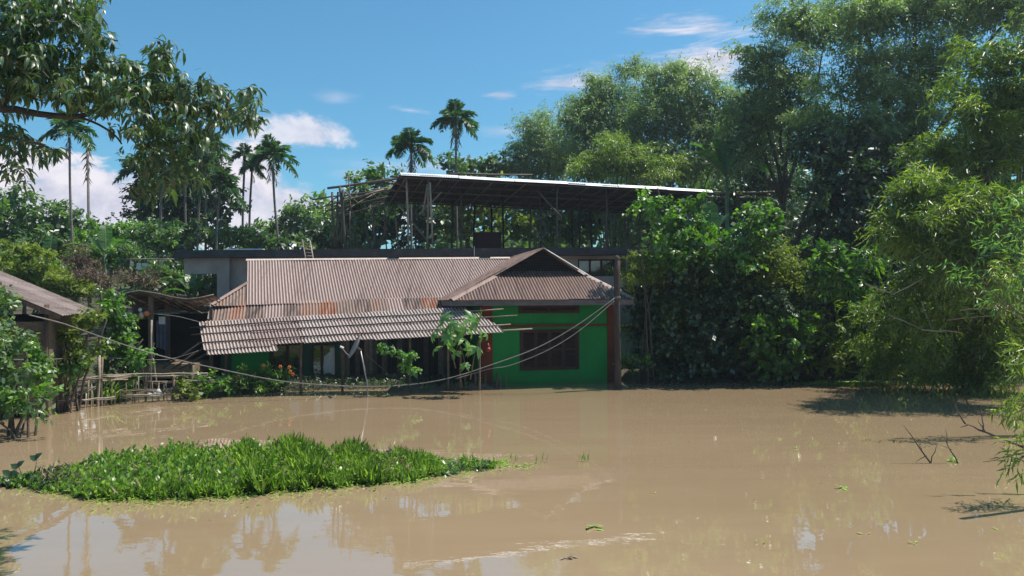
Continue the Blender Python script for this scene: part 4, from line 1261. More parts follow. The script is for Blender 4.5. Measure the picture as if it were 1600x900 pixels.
# ================================================================== VEGETATION
# --- areca palms
def palm(label, px, py, D, base_py, r_px, nf=9, dead=0, seed=0, group='slender areca palms', lean=0.0, ratio=1.0):
    rg = np.random.default_rng(seed); k = D / F
    top = P(px, py, D); bz_ = float(ground_z(np.array(top.x), np.array(D))) if base_py is None else P(px, base_py, D).z
    lean = lean or float(rg.normal() * .28)
    base = Vector((top.x + lean, D, min(bz_, float(ground_z(np.array(top.x), np.array(float(D)))))))
    root = thing('areca_palm', label, 'palm', base, group)
    R = r_px * k * (.95 if r_px != 37 else .86)
    tr = 2.1 * k
    tb = MB(); npt = 14
    pts = [base.lerp(top - Vector((0, 0, R * .35)), i / npt) + Vector((math.sin(i * .5) * .03, 0, 0)) for i in range(npt + 1)]
    tb.tube(pts, [tr * (1.25 if i == 0 else 1 - .2 * i / npt) for i in range(npt + 1)], 8).build('trunk', M['palm_bark'], root, True)
    MB().tube([top - Vector((0, 0, R * .36)), top - Vector((0, 0, R * .2)), top], [tr * .9, tr * 1.35, tr * .7], 8).build('crownshaft', M['shaft'], root, True)
    nf = nf + 4
    for i in range(nf):
        az = 2 * math.pi * (i * .618 + rg.uniform(-.06, .06))
        el = -.35 + 1.75 * ((i + .5) / nf)
        Lf = R * rg.uniform(.95, 1.25) * (1.15 if el < .7 else 1)
        d0 = np.array([math.cos(az) * math.cos(el), math.sin(az) * math.cos(el), math.sin(el)])
        n = 30
        t = np.linspace(0, 1, n)[:, None]
        curve = np.array(top) + d0 * Lf * t + np.array([0, 0, -1.0]) * Lf * (.12 + .42 * math.cos(el)) * t ** 2.2
        tan = np.gradient(curve, axis=0); tan = unit(tan)
        side = unit(np.cross(tan, [0, 0, 1.0])); upn = np.cross(side, tan)
        lv = Leaves(seed * 31 + i)
        ll = Lf * .42 * (np.sin(np.pi * np.clip(t[:, 0] * .85 + .12, 0, 1)) ** .6)
        for sg in (1, -1):
            dd = side * sg * .75 + tan * .65 - np.array([0, 0, .16]) + upn * rg.uniform(-.1, .6, (n, 1)) + rg.normal(size=(n, 3)) * .1
            sel = t[:, 0] > .14
            lv.add(curve[sel], dd[sel], upn[sel] + rg.normal(size=(sel.sum(), 3)) * .2, ll[sel], Lf * .058, np.clip(rg.normal(.45, .15, sel.sum()), 0, 1), 's', .25)
        fo = lv.build('frond', M['lf_palm'], root)
        MB().tube([Vector(c) for c in curve[::4]], [.022 * R * (1 - q / 7) + .004 for q in range(len(curve[::4]))], 5).build('rachis', M['shaft'], fo, True)
    for i in range(dead):
        az = rg.uniform(0, 2 * math.pi); n = 16; Lf = R * .8
        t = np.linspace(0, 1, n)[:, None]
        st = np.array(top - Vector((0, 0, R * (.35 + .12 * i))))
        curve = st + np.array([math.cos(az) * .28, math.sin(az) * .28, 0]) * Lf * np.sqrt(t) - np.array([0, 0, 1.0]) * Lf * t
        lv = Leaves(seed * 77 + i)
        for sg in (1, -1):
            dd = np.array([sg * .35, 0, -1.0]) + rg.normal(size=(n, 3)) * .25
            lv.add(curve, dd, rg.normal(size=(n, 3)), Lf * .4, Lf * .05, rg.uniform(.2, .8, n), 's', .1)
        lv.build('dead_frond', M['lf_dead'], root)
    return root


palm('tallest areca palm with a full crown above the tin shed roof', 712, 186, 44, 400, 37, 11, 3, 1)
palm('areca palm crown just above the left end of the tin shed roof', 642, 228, 40, 400, 37, 11, 3, 2)
palm('lone areca palm with a dead tuft below its crown, left of centre', 425, 243, 42, 395, 34, 11, 2, 3)
palm('thin areca palm second from the right of the twin pair', 382, 243, 43, 390, 20, 8, 1, 4)
palm('thin areca palm touching the left side of the lone tufted palm', 393, 262, 43, 390, 19, 8, 1, 5)
palm('pale trunked areca palm farthest left, crown beneath the mango branch', 108, 200, 36, 465, 38, 10, 1, 6)
palm('areca palm with crown lost among the mango leaves left of the slab end', 258, 205, 44, 385, 30, 8, 1, 8)
palm('areca palm rising just right of the dense viny tree', 325, 225, 42, 375, 32, 10, 1, 9)
palm('short areca palm at the right side of the viny tree', 343, 290, 40, 390, 34, 11, 1, 10)
palm('areca palm in front of the viny tree with hidden top', 290, 225, 44, 390, 30, 8, 1, 12)
palm('small areca palm left of the viny tree', 219, 265, 46, 380, 28, 8, 1, 14)
palm('areca palm with short crown beside the viny tree middle', 315, 262, 41, 390, 30, 9, 0, 15)
# dead palm stem
tp = P(137, 222, 39); bp = P(141, 440, 39); bp.z = min(bp.z, 1.5)
dp = thing('dead_palm', 'dead palm stem with a withered tip right of the farthest left palm', 'palm', bp)
MB().tube([bp, bp.lerp(tp, .5), tp], [.09, .075, .05], 8).build('trunk', M['palm_bark'], dp, True)
lv = Leaves(33); n = 30
lv.add(np.array(tp) + np.array([0, 0, -1.0]) * lv.rg.uniform(0, 1.9, (n, 1)), lv.rg.normal(size=(n, 3)) * .35 - [0, 0, 1], lv.rg.normal(size=(n, 3)), .6, .07, lv.rg.uniform(.0, .6, n))
lv.add(np.tile(np.array(P(137, 228, 39)), (12, 1)), lv.rg.normal(size=(12, 3)) * .3 + [0, 0, 1.2], lv.rg.normal(size=(12, 3)), .5, .12, lv.rg.uniform(.0, .3, 12))
lv.build('withered_frond', M['lf_dead'], dp)


# --- banana plants
def banana(label, base, leaves_, Ls, Ws, seed, group=None, stemr=.12):
    """leaves_ = list of (azimuth deg, elevation deg, length factor, stem top z)"""
    rg = np.random.default_rng(seed); base = Vector(base)
    root = thing('banana_plant', label, 'banana plant', base, group)
    topz = max(l[3] for l in leaves_)
    MB().tube([base - Vector((0, 0, .3)), base + Vector((.02, 0, (topz - base.z) * .5)), Vector((base.x, base.y, topz))], [stemr * 1.3, stemr, stemr * .5], 10).build('pseudostem', M['shaft'], root, True)
    for (az, el, lf, z) in leaves_:
        az, el = math.radians(az), math.radians(el)
        L = Ls * lf; W = Ws * (0.7 + .3 * lf)
        d0 = Vector((math.cos(az) * math.cos(el), math.sin(az) * math.cos(el), math.sin(el)))
        st = Vector((base.x, base.y, z)); n = 16
        V = []; Fc = []; T = []
        cv = [st + d0 * L * (i / n) - Vector((0, 0, 1)) * L * .55 * math.cos(el * .8) * (i / n) ** 2.4 for i in range(n + 1)]
        mb = MB()
        for i in range(n):
            a, b = cv[i], cv[i + 1]; tdir = (b - a).normalized()
            sd = tdir.cross(Vector((0, 0, 1)))
            sd = Vector((math.sin(az), -math.cos(az), 0)) if sd.length < .2 else sd.normalized()
            un = sd.cross(tdir)
            tt, t2 = i / n, (i + 1) / n
            if tt < .12: continue
            wa = W * math.sin(math.pi * min(1, (tt - .1) / .92)) ** .45; wb = W * math.sin(math.pi * min(1, (t2 - .1) / .92)) ** .45 if i < n - 1 else 0.02
            for sg in (1, -1):
                dz = rg.uniform(-.12, .02) * W * (1 + tt)
                q = len(mb.v); gap = .02 * L / n if rg.random() < .5 else 0
                mb.v += [tuple(a), tuple(b), tuple(b + sd * sg * wb + un * (wb * .25 + dz) - tdir * gap), tuple(a + sd * sg * wa + un * (wa * .25 + dz))]
                mb.f.append((q, q + 1, q + 2, q + 3))
        o = mb.build('leaf', M['lf_banana'], root)
        at = o.data.attributes.new('tint', 'FLOAT', 'FACE'); at.data.foreach_set('value', np.clip(rg.normal(.5, .2, len(o.data.polygons)), 0, 1).astype(np.float32))
        MB().tube([c - Vector((0, 0, .01)) for c in cv[::2]], [.03 * (1 - q / 10) + .006 for q in range(len(cv[::2]))], 5).build('midrib', M['shaft'], o, True)
    return root


def ban(label, px, py, D, Ls, Ws, seed, azs, group=None):
    """a plant whose leaf bases sit at the given pixel"""
    t = P(px, py, D); g = float(ground_z(np.array(t.x), np.array(float(D))))
    rg = random.Random(seed)
    return banana(label, (t.x, D, g), [(a, e, rg.uniform(.8, 1.1), t.z + rg.uniform(-.2, .1)) for a, e in azs], Ls, Ws, seed, group)


ban('banana plant with big tilted leaves high behind the tin shed', 1135, 275, 33, 3.0, .42, 1, [(120, 75), (20, 35), (200, 48), (330, 55), (70, 80), (160, 60)])
ban('young banana plant with upright leaves behind the dark vine bush', 1112, 380, 27.5, 1.75, .26, 2, [(85, 84), (170, 62), (20, 66), (250, 50)])
ban('banana plant with a broad pale leaf at the left of the vine bush', 1035, 425, 25.6, 1.7, .24, 3, [(150, 42), (168, 60), (40, 66), (100, 75)])
ban('banana plant left of the slab end with arching leaves', 222, 455, 33, 2.2, .28, 4, [(160, 55), (20, 50), (90, 75), (200, 35), (330, 40)], 'banana plants on the left slope')
ban('banana plant glowing bright green under the cantilevered slab', 302, 462, 33.5, 2.0, .28, 5, [(160, 50), (20, 50), (80, 75), (210, 35), (335, 45), (120, 65)], 'banana plants on the left slope')
ban('banana plant seen through the gap left of the concrete column', 334, 468, 34, 1.9, .28, 6, [(150, 50), (30, 55), (80, 75), (200, 40), (340, 35)], 'banana plants on the left slope')
ban('banana plant with pale upright leaf behind the left hut roof', 75, 425, 33, 2.4, .3, 7, [(155, 60), (25, 55), (100, 80), (340, 40), (180, 30)], 'banana plants on the left slope')
ban('tall banana plant between the farthest left palm and the viny tree', 165, 400, 35, 2.4, .3, 8, [(120, 75), (30, 60), (170, 60), (330, 45), (200, 40)], 'banana plants on the left slope')
ban('banana plant with a drooping leaf at the far left edge', 8, 410, 31, 2.4, .32, 9, [(5, 35), (60, 60), (160, 50), (330, 20)], 'banana plants on the left slope')
ban('banana plant with dead brown leaf left of the viny tree', 212, 392, 38, 2.4, .26, 10, [(110, 70), (40, 50), (190, 55), (350, 45)], 'banana plants on the left slope')

# --- far and middle trees, left
GZ = lambda x, y: float(ground_z(np.array(float(x)), np.array(float(y))))


def gbase(px, D):
    x = P(px, 500, D).x
    return (x, D, GZ(x, D))


FAR = dict(K=7, L=.30, W=.15, ln=.55, droop=.25, hang=.25)
tree('broadleaf_tree', 'rounded dark broadleaf tree standing behind the left hut', 'tree', gbase(70, 42), [pr(40, 345, 60, 45, 42), pr(95, 360, 55, 40, 42), pr(60, 395, 80, 40, 42), pr(130, 385, 45, 40, 43), pr(5, 370, 40, 50, 42), pr(25, 315, 32, 20, 42)], M['lf_tree'], seed=101, trunk=.3, cov=3.2, **FAR)
tree('viny_tree', 'dense vine covered tree behind the row of areca palms', 'tree', gbase(280, 46), [pr(250, 290, 48, 60, 46), pr(300, 280, 48, 60, 46), pr(330, 330, 45, 50, 46), pr(260, 350, 60, 40, 46), pr(225, 315, 25, 30, 46), pr(290, 235, 28, 30, 46)], M['lf_dark'], seed=102, trunk=.35, cov=3.6, **FAR)
tree('broadleaf_tree', 'light green tree behind the lone tufted palm', 'tree', gbase(470, 48), [pr(470, 345, 42, 26, 48), pr(440, 365, 40, 25, 48), pr(505, 362, 35, 30, 48), pr(400, 372, 40, 22, 48)], M['lf_tree'], seed=103, trunk=.25, cov=3, **FAR)
tree('broadleaf_tree', 'leafy tree showing above the bare bamboo frame', 'tree', gbase(580, 37), [pr(590, 275, 30, 25, 37), pr(565, 305, 45, 30, 37), pr(620, 310, 35, 25, 37), pr(540, 345, 35, 35, 37)], M['lf_tree'], K=7, L=.28, W=.12, ln=.5, seed=104, trunk=.2, cov=2.4)
hs = []
rg = random.Random(3)
LAB_L = ['low scrubby shrub on the left slope, yellow green and loose', 'dry brown shrub on the slope above the lean-to', 'green shrub just left of the slab end', 'vine covered shrub on the slope behind the palms', 'bushy shrub behind the left end of the slab', 'shrub in the hollow below the cantilevered slab']
tree('shrub', LAB_L[0], 'shrub', gbase(40, 30), [pr(35, 415, 55, 28, 30), pr(80, 440, 50, 25, 30), pr(110, 455, 40, 18, 30)], M['lf_yellow'], K=7, L=.16, W=.06, ln=.35, seed=110, trunk=.06, cov=3.4, stems=4)
tree('shrub', LAB_L[1], 'shrub', gbase(210, 31), [pr(140, 440, 50, 22, 31), pr(215, 436, 45, 11, 31), pr(120, 415, 30, 25, 32)], M['lf_dead'], K=6, L=.18, W=.03, ln=.5, seed=111, trunk=.04, cov=1.4, stems=6)
tree('shrub', LAB_L[2], 'shrub', gbase(235, 34), [pr(240, 375, 40, 30, 36), pr(200, 405, 30, 25, 34), pr(250, 430, 30, 25, 34), pr(225, 445, 40, 18, 33)], M['lf_tree'], K=7, L=.22, W=.1, ln=.4, seed=112, trunk=.08, cov=3.5, stems=4)
tree('shrub', LAB_L[3], 'shrub', gbase(170, 36), [pr(165, 375, 35, 35, 38), pr(185, 400, 30, 25, 36), pr(140, 405, 30, 30, 36), pr(195, 365, 25, 20, 38)], M['lf_bush'], K=7, L=.22, W=.12, ln=.4, seed=113, trunk=.08, cov=3.2, stems=4)
tree('shrub', LAB_L[4], 'shrub', gbase(320, 42), [pr(300, 365, 45, 25, 42), pr(350, 372, 45, 22, 42), pr(400, 375, 40, 18, 42), pr(270, 385, 40, 20, 41), pr(440, 380, 40, 14, 42)], M['lf_tree'], K=7, L=.26, W=.12, ln=.45, seed=114, trunk=.08, cov=3.5, stems=5)
tree('shrub', LAB_L[5], 'shrub', gbase(300, 38), [pr(290, 440, 45, 30, 38), pr(335, 445, 40, 30, 38), pr(255, 450, 35, 22, 38)], M['lf_dark'], K=7, L=.26, W=.12, ln=.45, seed=115, trunk=.08, cov=3, stems=5)

# --- dark trees behind the shed (seen through the posts)
tree('background_tree', 'dark tree seen between the shed posts at the left', 'tree', gbase(580, 44), [pr(540, 355, 45, 45, 44), pr(600, 345, 50, 45, 44), pr(660, 350, 45, 45, 44), pr(500, 372, 30, 25, 44)], M['lf_dark'], seed=120, trunk=.2, cov=3.6, **FAR)
tree('background_tree', 'brighter tree seen between the shed posts in the middle', 'tree', gbase(740, 46), [pr(710, 345, 45, 45, 46), pr(760, 330, 50, 50, 46), pr(810, 350, 50, 40, 46)], M['lf_yellow'], seed=121, trunk=.2, cov=3.2, **FAR)
tree('background_tree', 'dark tree seen between the shed posts at the right', 'tree', gbase(900, 46), [pr(860, 345, 55, 50, 46), pr(920, 345, 50, 50, 46), pr(980, 350, 50, 50, 46), pr(1040, 350, 50, 60, 44)], M['lf_tree'], seed=122, trunk=.2, cov=3.4, **FAR)
tree('background_tree', 'low light green treetop showing over the shed roof beside the tallest palm', 'tree', gbase(730, 50), [pr(705, 258, 22, 14, 50), pr(740, 258, 35, 16, 50), pr(780, 262, 30, 20, 50), pr(740, 290, 60, 30, 50), pr(690, 300, 40, 26, 50)], M['lf_tree'], seed=123, trunk=.2, cov=2.8, **FAR)
# far wood that closes the horizon
lv = Leaves(140)
for i in range(46):
    x = -75 + i * 3.7 + rnd.uniform(-1.5, 1.5); y = 68 + rnd.uniform(-6, 8)
    zt = rnd.uniform(8.2, 10.2) if x < -14 else rnd.uniform(11.5, 13) if x < 8 else rnd.uniform(13, 18)
    lv.blob((x, y, zt * .5), (3.4, 3, zt * .55), 2.4, 6, .7, .42, 1.0, inner=True)
tag(lv.build('far_wood', M['lf_tree']), 'far wood of mixed trees closing the horizon', 'wood', kind='stuff')

lv = Leaves(141)
for i in range(16):
    x = 5.5 + i * 1.25; y = 29.0 + rnd.uniform(-.6, 1.2) - max(0, (x - 14)) * .35
    lv.blob((x, y, 1.9), (1.2, .9, 2.3), 3.2, 7, .3, .15, .5)
tag(lv.build('undergrowth', M['lf_dark']), 'black shaded undergrowth behind the right bank', 'undergrowth', kind='stuff')
# --- bamboo, middle distance (pale, feathery, hazy)
BF = dict(K=10, L=.21, W=.05, feather=.09, ln=.75, droop=.45, hang=.55, side=.6)
tree('bamboo_clump', 'feathery bamboo clump farthest left above the shed roof', 'bamboo', gbase(840, 50), [pr(845, 215, 42, 38, 50), pr(880, 240, 60, 40, 50), pr(815, 245, 28, 26, 50), pr(850, 265, 70, 25, 50)], M['lf_hazed'], seed=130, trunk=.05, cov=3.0, barkm=M['culm'], stems=14, group='bamboo clumps behind the shed', **BF)
tree('bamboo_clump', 'tall bamboo clump with a loose sprig at its top', 'bamboo', gbase(960, 47), [pr(935, 150, 34, 38, 47), pr(960, 185, 70, 50, 47), pr(910, 195, 45, 40, 47), pr(985, 110, 26, 18, 47), pr(950, 235, 80, 40, 47)], M['lf_hazed'], seed=131, trunk=.05, cov=2.8, barkm=M['culm'], stems=16, group='bamboo clumps behind the shed', **BF)
tree('bamboo_clump', 'broad bamboo clump rising left of the big dark trees', 'bamboo', gbase(1060, 44), [pr(1030, 140, 48, 42, 44), pr(1085, 150, 60, 46, 44), pr(1140, 185, 50, 50, 44), pr(1150, 240, 60, 60, 43), pr(1190, 210, 50, 50, 43), pr(1020, 205, 70, 50, 44), pr(1100, 215, 60, 50, 44), pr(1040, 265, 90, 35, 44)], M['lf_hazed'], seed=132, trunk=.05, cov=3.0, barkm=M['culm'], stems=18, group='bamboo clumps behind the shed', **BF)
tree('bamboo_clump', 'low bright green bamboo clump right above the shed roof', 'bamboo', gbase(960, 40), [pr(965, 245, 55, 32, 40), pr(920, 268, 50, 22, 40), pr(1010, 265, 50, 30, 40)], M['lf_bamboo'], seed=133, trunk=.045, cov=3.2, barkm=M['culm'], stems=10, group='bamboo clumps behind the shed', K=9, L=.2, W=.05, ln=.6, droop=.4, hang=.5, side=.6)
# --- big trees at right
BT = dict(K=11, L=.17, W=.044, ln=.55, droop=.4, hang=.45, feather=.09)
tree('tall_tree', 'tall loose crowned tree against the sky at upper right', 'tree', gbase(1230, 33), [pr(1185, 95, 45, 42, 33), pr(1235, 35, 48, 34, 33), pr(1220, 130, 60, 50, 33), pr(1290, 50, 60, 50, 33), pr(1175, 170, 36, 50, 33), pr(1160, 215, 40, 50, 33), pr(1255, 195, 70, 50, 33)], M['lf_hazed'], seed=150, trunk=.16, cov=3.0, **BT)
tree('tall_tree', 'huge dark tree filling the top of the right side', 'tree', gbase(1380, 30), [pr(1350, 40, 70, 60, 30), pr(1430, 20, 80, 60, 30), pr(1360, 130, 90, 60, 30), pr(1450, 120, 70, 70, 30), pr(1320, 210, 80, 60, 30), pr(1400, 220, 80, 60, 30), pr(1520, 10, 80, 60, 30), pr(1600, 0, 80, 70, 30)], M['lf_hazed'], seed=151, trunk=.3, cov=3.2, **BT)
tree('background_tree', 'dark shaded tree behind the protruding shed poles', 'tree', gbase(1220, 33), [pr(1190, 290, 85, 60, 38), pr(1185, 235, 50, 45, 38), pr(1290, 240, 50, 50, 29), pr(1340, 250, 60, 60, 28), pr(1305, 320, 52, 60, 28), pr(1350, 330, 60, 70, 27), pr(1150, 340, 60, 60, 36), pr(1250, 380, 90, 60, 35), pr(1340, 400, 80, 60, 30)], M['lf_dark'], seed=152, trunk=.2, cov=2.6, K=7, L=.2, W=.09, ln=.45)  # dark leaves set here to colour in the zone's shade
# --- near bright bamboo at right
BN = dict(K=10, L=.21, W=.034, ln=.6, droop=.55, hang=.5, side=.6, barkm=M['culm'])
tree('bamboo_clump', 'bright bamboo with drooping sprays at the upper right corner', 'bamboo', gbase(1580, 24), [pr(1560, 95, 70, 48, 21), pr(1600, 170, 70, 60, 21), pr(1520, 165, 50, 50, 21), pr(1560, 240, 80, 50, 21), pr(1640, 80, 60, 60, 21), pr(1470, 235, 40, 36, 21)], M['lf_bamboo'], seed=160, trunk=.04, cov=2.2, stems=14, group='bright bamboo clumps on the right bank', **BN)
tree('bamboo_clump', 'wide yellow green bamboo arching over the right bank', 'bamboo', gbase(1520, 23), [pr(1440, 300, 55, 32, 19.5), pr(1500, 320, 80, 40, 19.5), pr(1410, 350, 45, 30, 19.5), pr(1580, 330, 70, 50, 19.5), pr(1480, 385, 90, 40, 19.5), pr(1560, 420, 80, 45, 19)], M['lf_bamboo'], seed=161, trunk=.04, cov=2.4, stems=14, group='bright bamboo clumps on the right bank', **BN)
tree('bamboo_clump', 'shaded lower bamboo thicket leaning towards the water at right', 'bamboo', gbase(1480, 24), [pr(1430, 440, 70, 45, 21.5), pr(1500, 480, 90, 50, 21.5), pr(1400, 510, 60, 50, 22), pr(1590, 500, 80, 60, 21.5), pr(1450, 555, 80, 44, 22), pr(1560, 560, 90, 44, 21.5), pr(1380, 560, 50, 36, 22.5), pr(1500, 590, 90, 18, 21.8)], M['lf_bamboo'], seed=162, trunk=.035, cov=1.35, stems=16, group='bright bamboo clumps on the right bank', **BN)
tree('background_tree', 'black shaded trees deep behind the right bamboo thicket', 'tree', gbase(1480, 27), [pr(1400, 480, 90, 100, 27), pr(1500, 430, 90, 90, 27), pr(1590, 480, 90, 110, 27), pr(1330, 540, 50, 55, 27), pr(1450, 300, 90, 80, 27), pr(1560, 250, 90, 90, 27)], M['lf_dark'], seed=163, trunk=.2, cov=2.8, K=7, L=.3, W=.14, ln=.5)
# --- vine bush right of the pole; sunlit top and shaded body by leaf colour
VB = dict(K=8, L=.15, W=.10, ln=.34, droop=.3, hang=.45, kind='s')
tree('vine_bush', 'big dark vine covered bush right of the utility pole', 'bush', gbase(1120, 27.0), [pr(1060, 440, 65, 60, 25.4), pr(1130, 430, 75, 60, 25.4), pr(1050, 520, 60, 60, 25.2), pr(1130, 520, 85, 70, 25.2), pr(1200, 480, 60, 70, 25.2), pr(1030, 565, 48, 30, 25.2), pr(1180, 565, 90, 36, 25.2), pr(1110, 575, 90, 30, 25.1), pr(1260, 560, 50, 40, 25.6), pr(1010, 480, 30, 50, 25.2), pr(1290, 490, 60, 60, 26.5)], M['lf_dark'], seed=170, trunk=.12, cov=4.2, stems=6, **VB)
tree('vine_bush', 'bright leafy top of the vine bush below the banana leaf', 'bush', gbase(1090, 26.6), [pr(1015, 322, 30, 24, 24.8), pr(1052, 348, 48, 32, 24.6), pr(1095, 385, 55, 34, 24.4), pr(1165, 360, 48, 28, 24.4), pr(1205, 355, 26, 32, 24.4), pr(1040, 405, 46, 28, 24.4), pr(1130, 410, 60, 26, 24.4), pr(1085, 318, 18, 20, 24.6)], M['lf_bush'], seed=171, trunk=.07, cov=2.3, stems=6, **VB)
tree('vine_bush', 'pale twiggy bush beside the right edge of the dark bush', 'bush', gbase(1230, 26.0), [pr(1215, 420, 46, 36, 24.8), pr(1250, 455, 40, 40, 24.6), pr(1195, 400, 34, 26, 24.6), pr(1270, 510, 30, 40, 24.6)], M['lf_yellow'], seed=172, trunk=.05, cov=1.9, stems=5, K=8, L=.12, W=.05, ln=.35, droop=.2, hang=.2)
tree('vine_bush', 'bright green bush hanging to the water right of the dark bush', 'bush', gbase(1225, 25.4), [pr(1215, 500, 42, 34, 24.0), pr(1245, 530, 36, 34, 24.0), pr(1225, 570, 38, 26, 23.9), pr(1190, 540, 26, 30, 24.0)], M['lf_bush'], seed=173, trunk=.05, cov=2.4, stems=5, **VB)
tree('vine_bush', 'small leafy sprout at the water edge beside the utility pole', 'bush', gbase(985, 24.6), [pr(985, 572, 14, 10, 24.3), pr(1003, 566, 12, 9, 24.3), pr(975, 562, 8, 8, 24.3)], M['lf_bush'], seed=174, trunk=.02, cov=1.6, stems=3, K=6, L=.13, W=.07, ln=.2)
tree('vine_bush', 'brownish loose sprigs at the left shoulder of the vine bush', 'bush', gbase(1010, 24.4), [pr(1000, 405, 26, 14, 24.4), pr(985, 430, 22, 18, 24.4), pr(1015, 432, 30, 20, 24.4)], M['lf_yellow'], seed=175, trunk=.03, cov=1.5, stems=4, K=7, L=.12, W=.04, ln=.3)
# between bush and bamboo
LS = dict(K=8, L=.24, W=.08, ln=.3, droop=.3, hang=.5)
tree('broadleaf_shrub', 'shrub with long pale leaves between the bush and the bamboo', 'shrub', gbase(1310, 26), [pr(1290, 395, 36, 20, 24.4), pr(1330, 420, 45, 34, 24.4), pr(1290, 440, 36, 26, 24.4), pr(1345, 470, 40, 30, 24.4)], M['lf_bush'], seed=180, trunk=.05, cov=1.9, stems=5, **LS)
tree('broadleaf_shrub', 'lower shrub with drooping pale leaves by the water at right', 'shrub', gbase(1330, 25.6), [pr(1310, 520, 36, 30, 24), pr(1350, 545, 40, 30, 23.8), pr(1300, 565, 36, 22, 23.8), pr(1380, 575, 40, 18, 23.6), pr(1390, 520, 36, 30, 24)], M['lf_yellow'], seed=181, trunk=.04, cov=1.5, stems=5, **LS)

# bare sticks poking through the right thicket
for i, (x1, y1, x2, y2, D, r) in enumerate(((1352, 443, 1395, 460, 19.5, .022), (1395, 460, 1450, 430, 19.5, .018), (1390, 492, 1440, 515, 20, .022), (1440, 515, 1500, 520, 20, .02), (1480, 500, 1600, 490, 20.5, .02), (1440, 470, 1460, 520, 20, .014), (1500, 485, 1560, 478, 19.5, .018))):
    a = P(x1, y1, D); b = P(x2, y2, D + .4)
    o = MB().tube(wig(a, b, 5, .05), [r * 1.1, r, r, r * .9, r * .8, r * .5], 5).build('dead_branch', M['debris'], None, True, loc=a)
    tag(o, ['short bare stick at the left end of the jointed pair by the bamboo', 'bare stick rising right from the joint of the pair by the bamboo', 'lower left bare stick slanting down in the shaded thicket', 'bare stick lying level in the middle of the shaded thicket', 'longest bare stick running to the right edge through the thicket', 'thin bare stick standing nearly upright in the shaded thicket', 'uppermost thin bare stick tilted up near the right edge'][i], 'branch', 'bare sticks in the right thicket')

# duckweed mat by right bank
lv = Leaves(190); n = 3500
u = lv.rg.normal(size=(n, 2)) * .5
c = PZ(1330, 601)
O = np.stack([c.x + u[:, 0] * 1.5, c.y + .2 + u[:, 1] * .45, np.full(n, .012) + lv.rg.uniform(0, .05, n)], 1)
lv.add(O, lv.rg.normal(size=(n, 3)) * [1, 1, .3], np.tile([0, 0, 1.0], (n, 1)), .06, .045, lv.rg.uniform(.3, 1, n), 's')
tag(lv.build('duckweed_mat', M['lf_duck']), 'pale green floating weed along the right bank', 'weed', kind='stuff')

# --- left bank plants
NB = dict(K=8, L=.12, W=.07, ln=.28, droop=.3, hang=.45)
tree('near_bush', 'big leafy bush cut by the left edge of the picture', 'bush', (P(10, 640, 15.5).x, 15.5, -.1), [pr(-5, 485, 30, 38, 15.5), pr(-25, 530, 50, 60, 15.5), pr(14, 545, 24, 34, 15.7), pr(20, 590, 30, 30, 15.5), pr(0, 620, 34, 24, 15.3), pr(30, 640, 40, 12, 15.2)], M['lf_tree'], seed=200, trunk=.05, cov=2.5, stems=6, K=8, L=.14, W=.07, ln=.3, droop=.3, hang=.45)
tree('near_bush', 'bright low bush at the waterline by the left edge', 'bush', (P(30, 640, 15).x, 15.3, -.1), [pr(20, 625, 30, 16, 15), pr(60, 585, 22, 30, 16.5), pr(50, 560, 20, 20, 16.5), pr(70, 615, 14, 14, 16)], M['lf_bush'], seed=201, trunk=.03, cov=2.2, stems=4, **NB)
tree('vine_shrub', 'yellow green leafy shrub growing before the left hut wall', 'shrub', gbase(110, 19.2), [pr(102, 525, 22, 16, 19), pr(132, 508, 24, 16, 19.2), pr(120, 550, 28, 20, 19.2), pr(150, 494, 14, 8, 19.2), pr(130, 578, 18, 12, 19.3)], M['lf_yellow'], seed=202, trunk=.04, cov=2.4, stems=5, **NB)
tree('vine_shrub', 'dark green shrub growing tall between the hut and the lean-to', 'shrub', gbase(180, 21.2), [pr(170, 470, 22, 16, 21), pr(185, 505, 25, 30, 21.2), pr(180, 550, 30, 34, 21.2), pr(200, 530, 16, 24, 21.2), pr(165, 580, 22, 14, 21.2)], M['lf_bush'], seed=203, trunk=.05, cov=2.6, stems=5, **NB)
tree('vine_shrub', 'pale leaved shrub under the hut beside the fence', 'shrub', gbase(110, 19), [pr(110, 577, 24, 12, 18.9), pr(90, 575, 14, 10, 18.9)], M['lf_papaya'], seed=204, trunk=.03, cov=2, stems=3, **NB)
# strap leaved clump
lv = Leaves(210); rg = lv.rg; cb_ = PZ(155, 630)
n = 110
az = rg.uniform(0, 2 * np.pi, n); el = rg.uniform(.5, 1.45, n)
D_ = np.stack([np.cos(az) * np.cos(el) + .25, np.sin(az) * np.cos(el) * .5, np.sin(el)], 1)
O = np.array(cb_) + np.stack([rg.uniform(-.35, .5, n), rg.uniform(-.15, .3, n), np.zeros(n)], 1)
lv.add(O, D_, np.stack([-D_[:, 0], -D_[:, 1], np.ones(n)], 1), rg.uniform(.5, 1.0, n), .045, rg.uniform(.2, .8, n), 'o', .3)
sp = thing('strap_plant', 'clump of long strap leaves standing in the water before the fence', 'plant', cb_)
lv.build('foliage', M['lf_hyacinth'], sp)
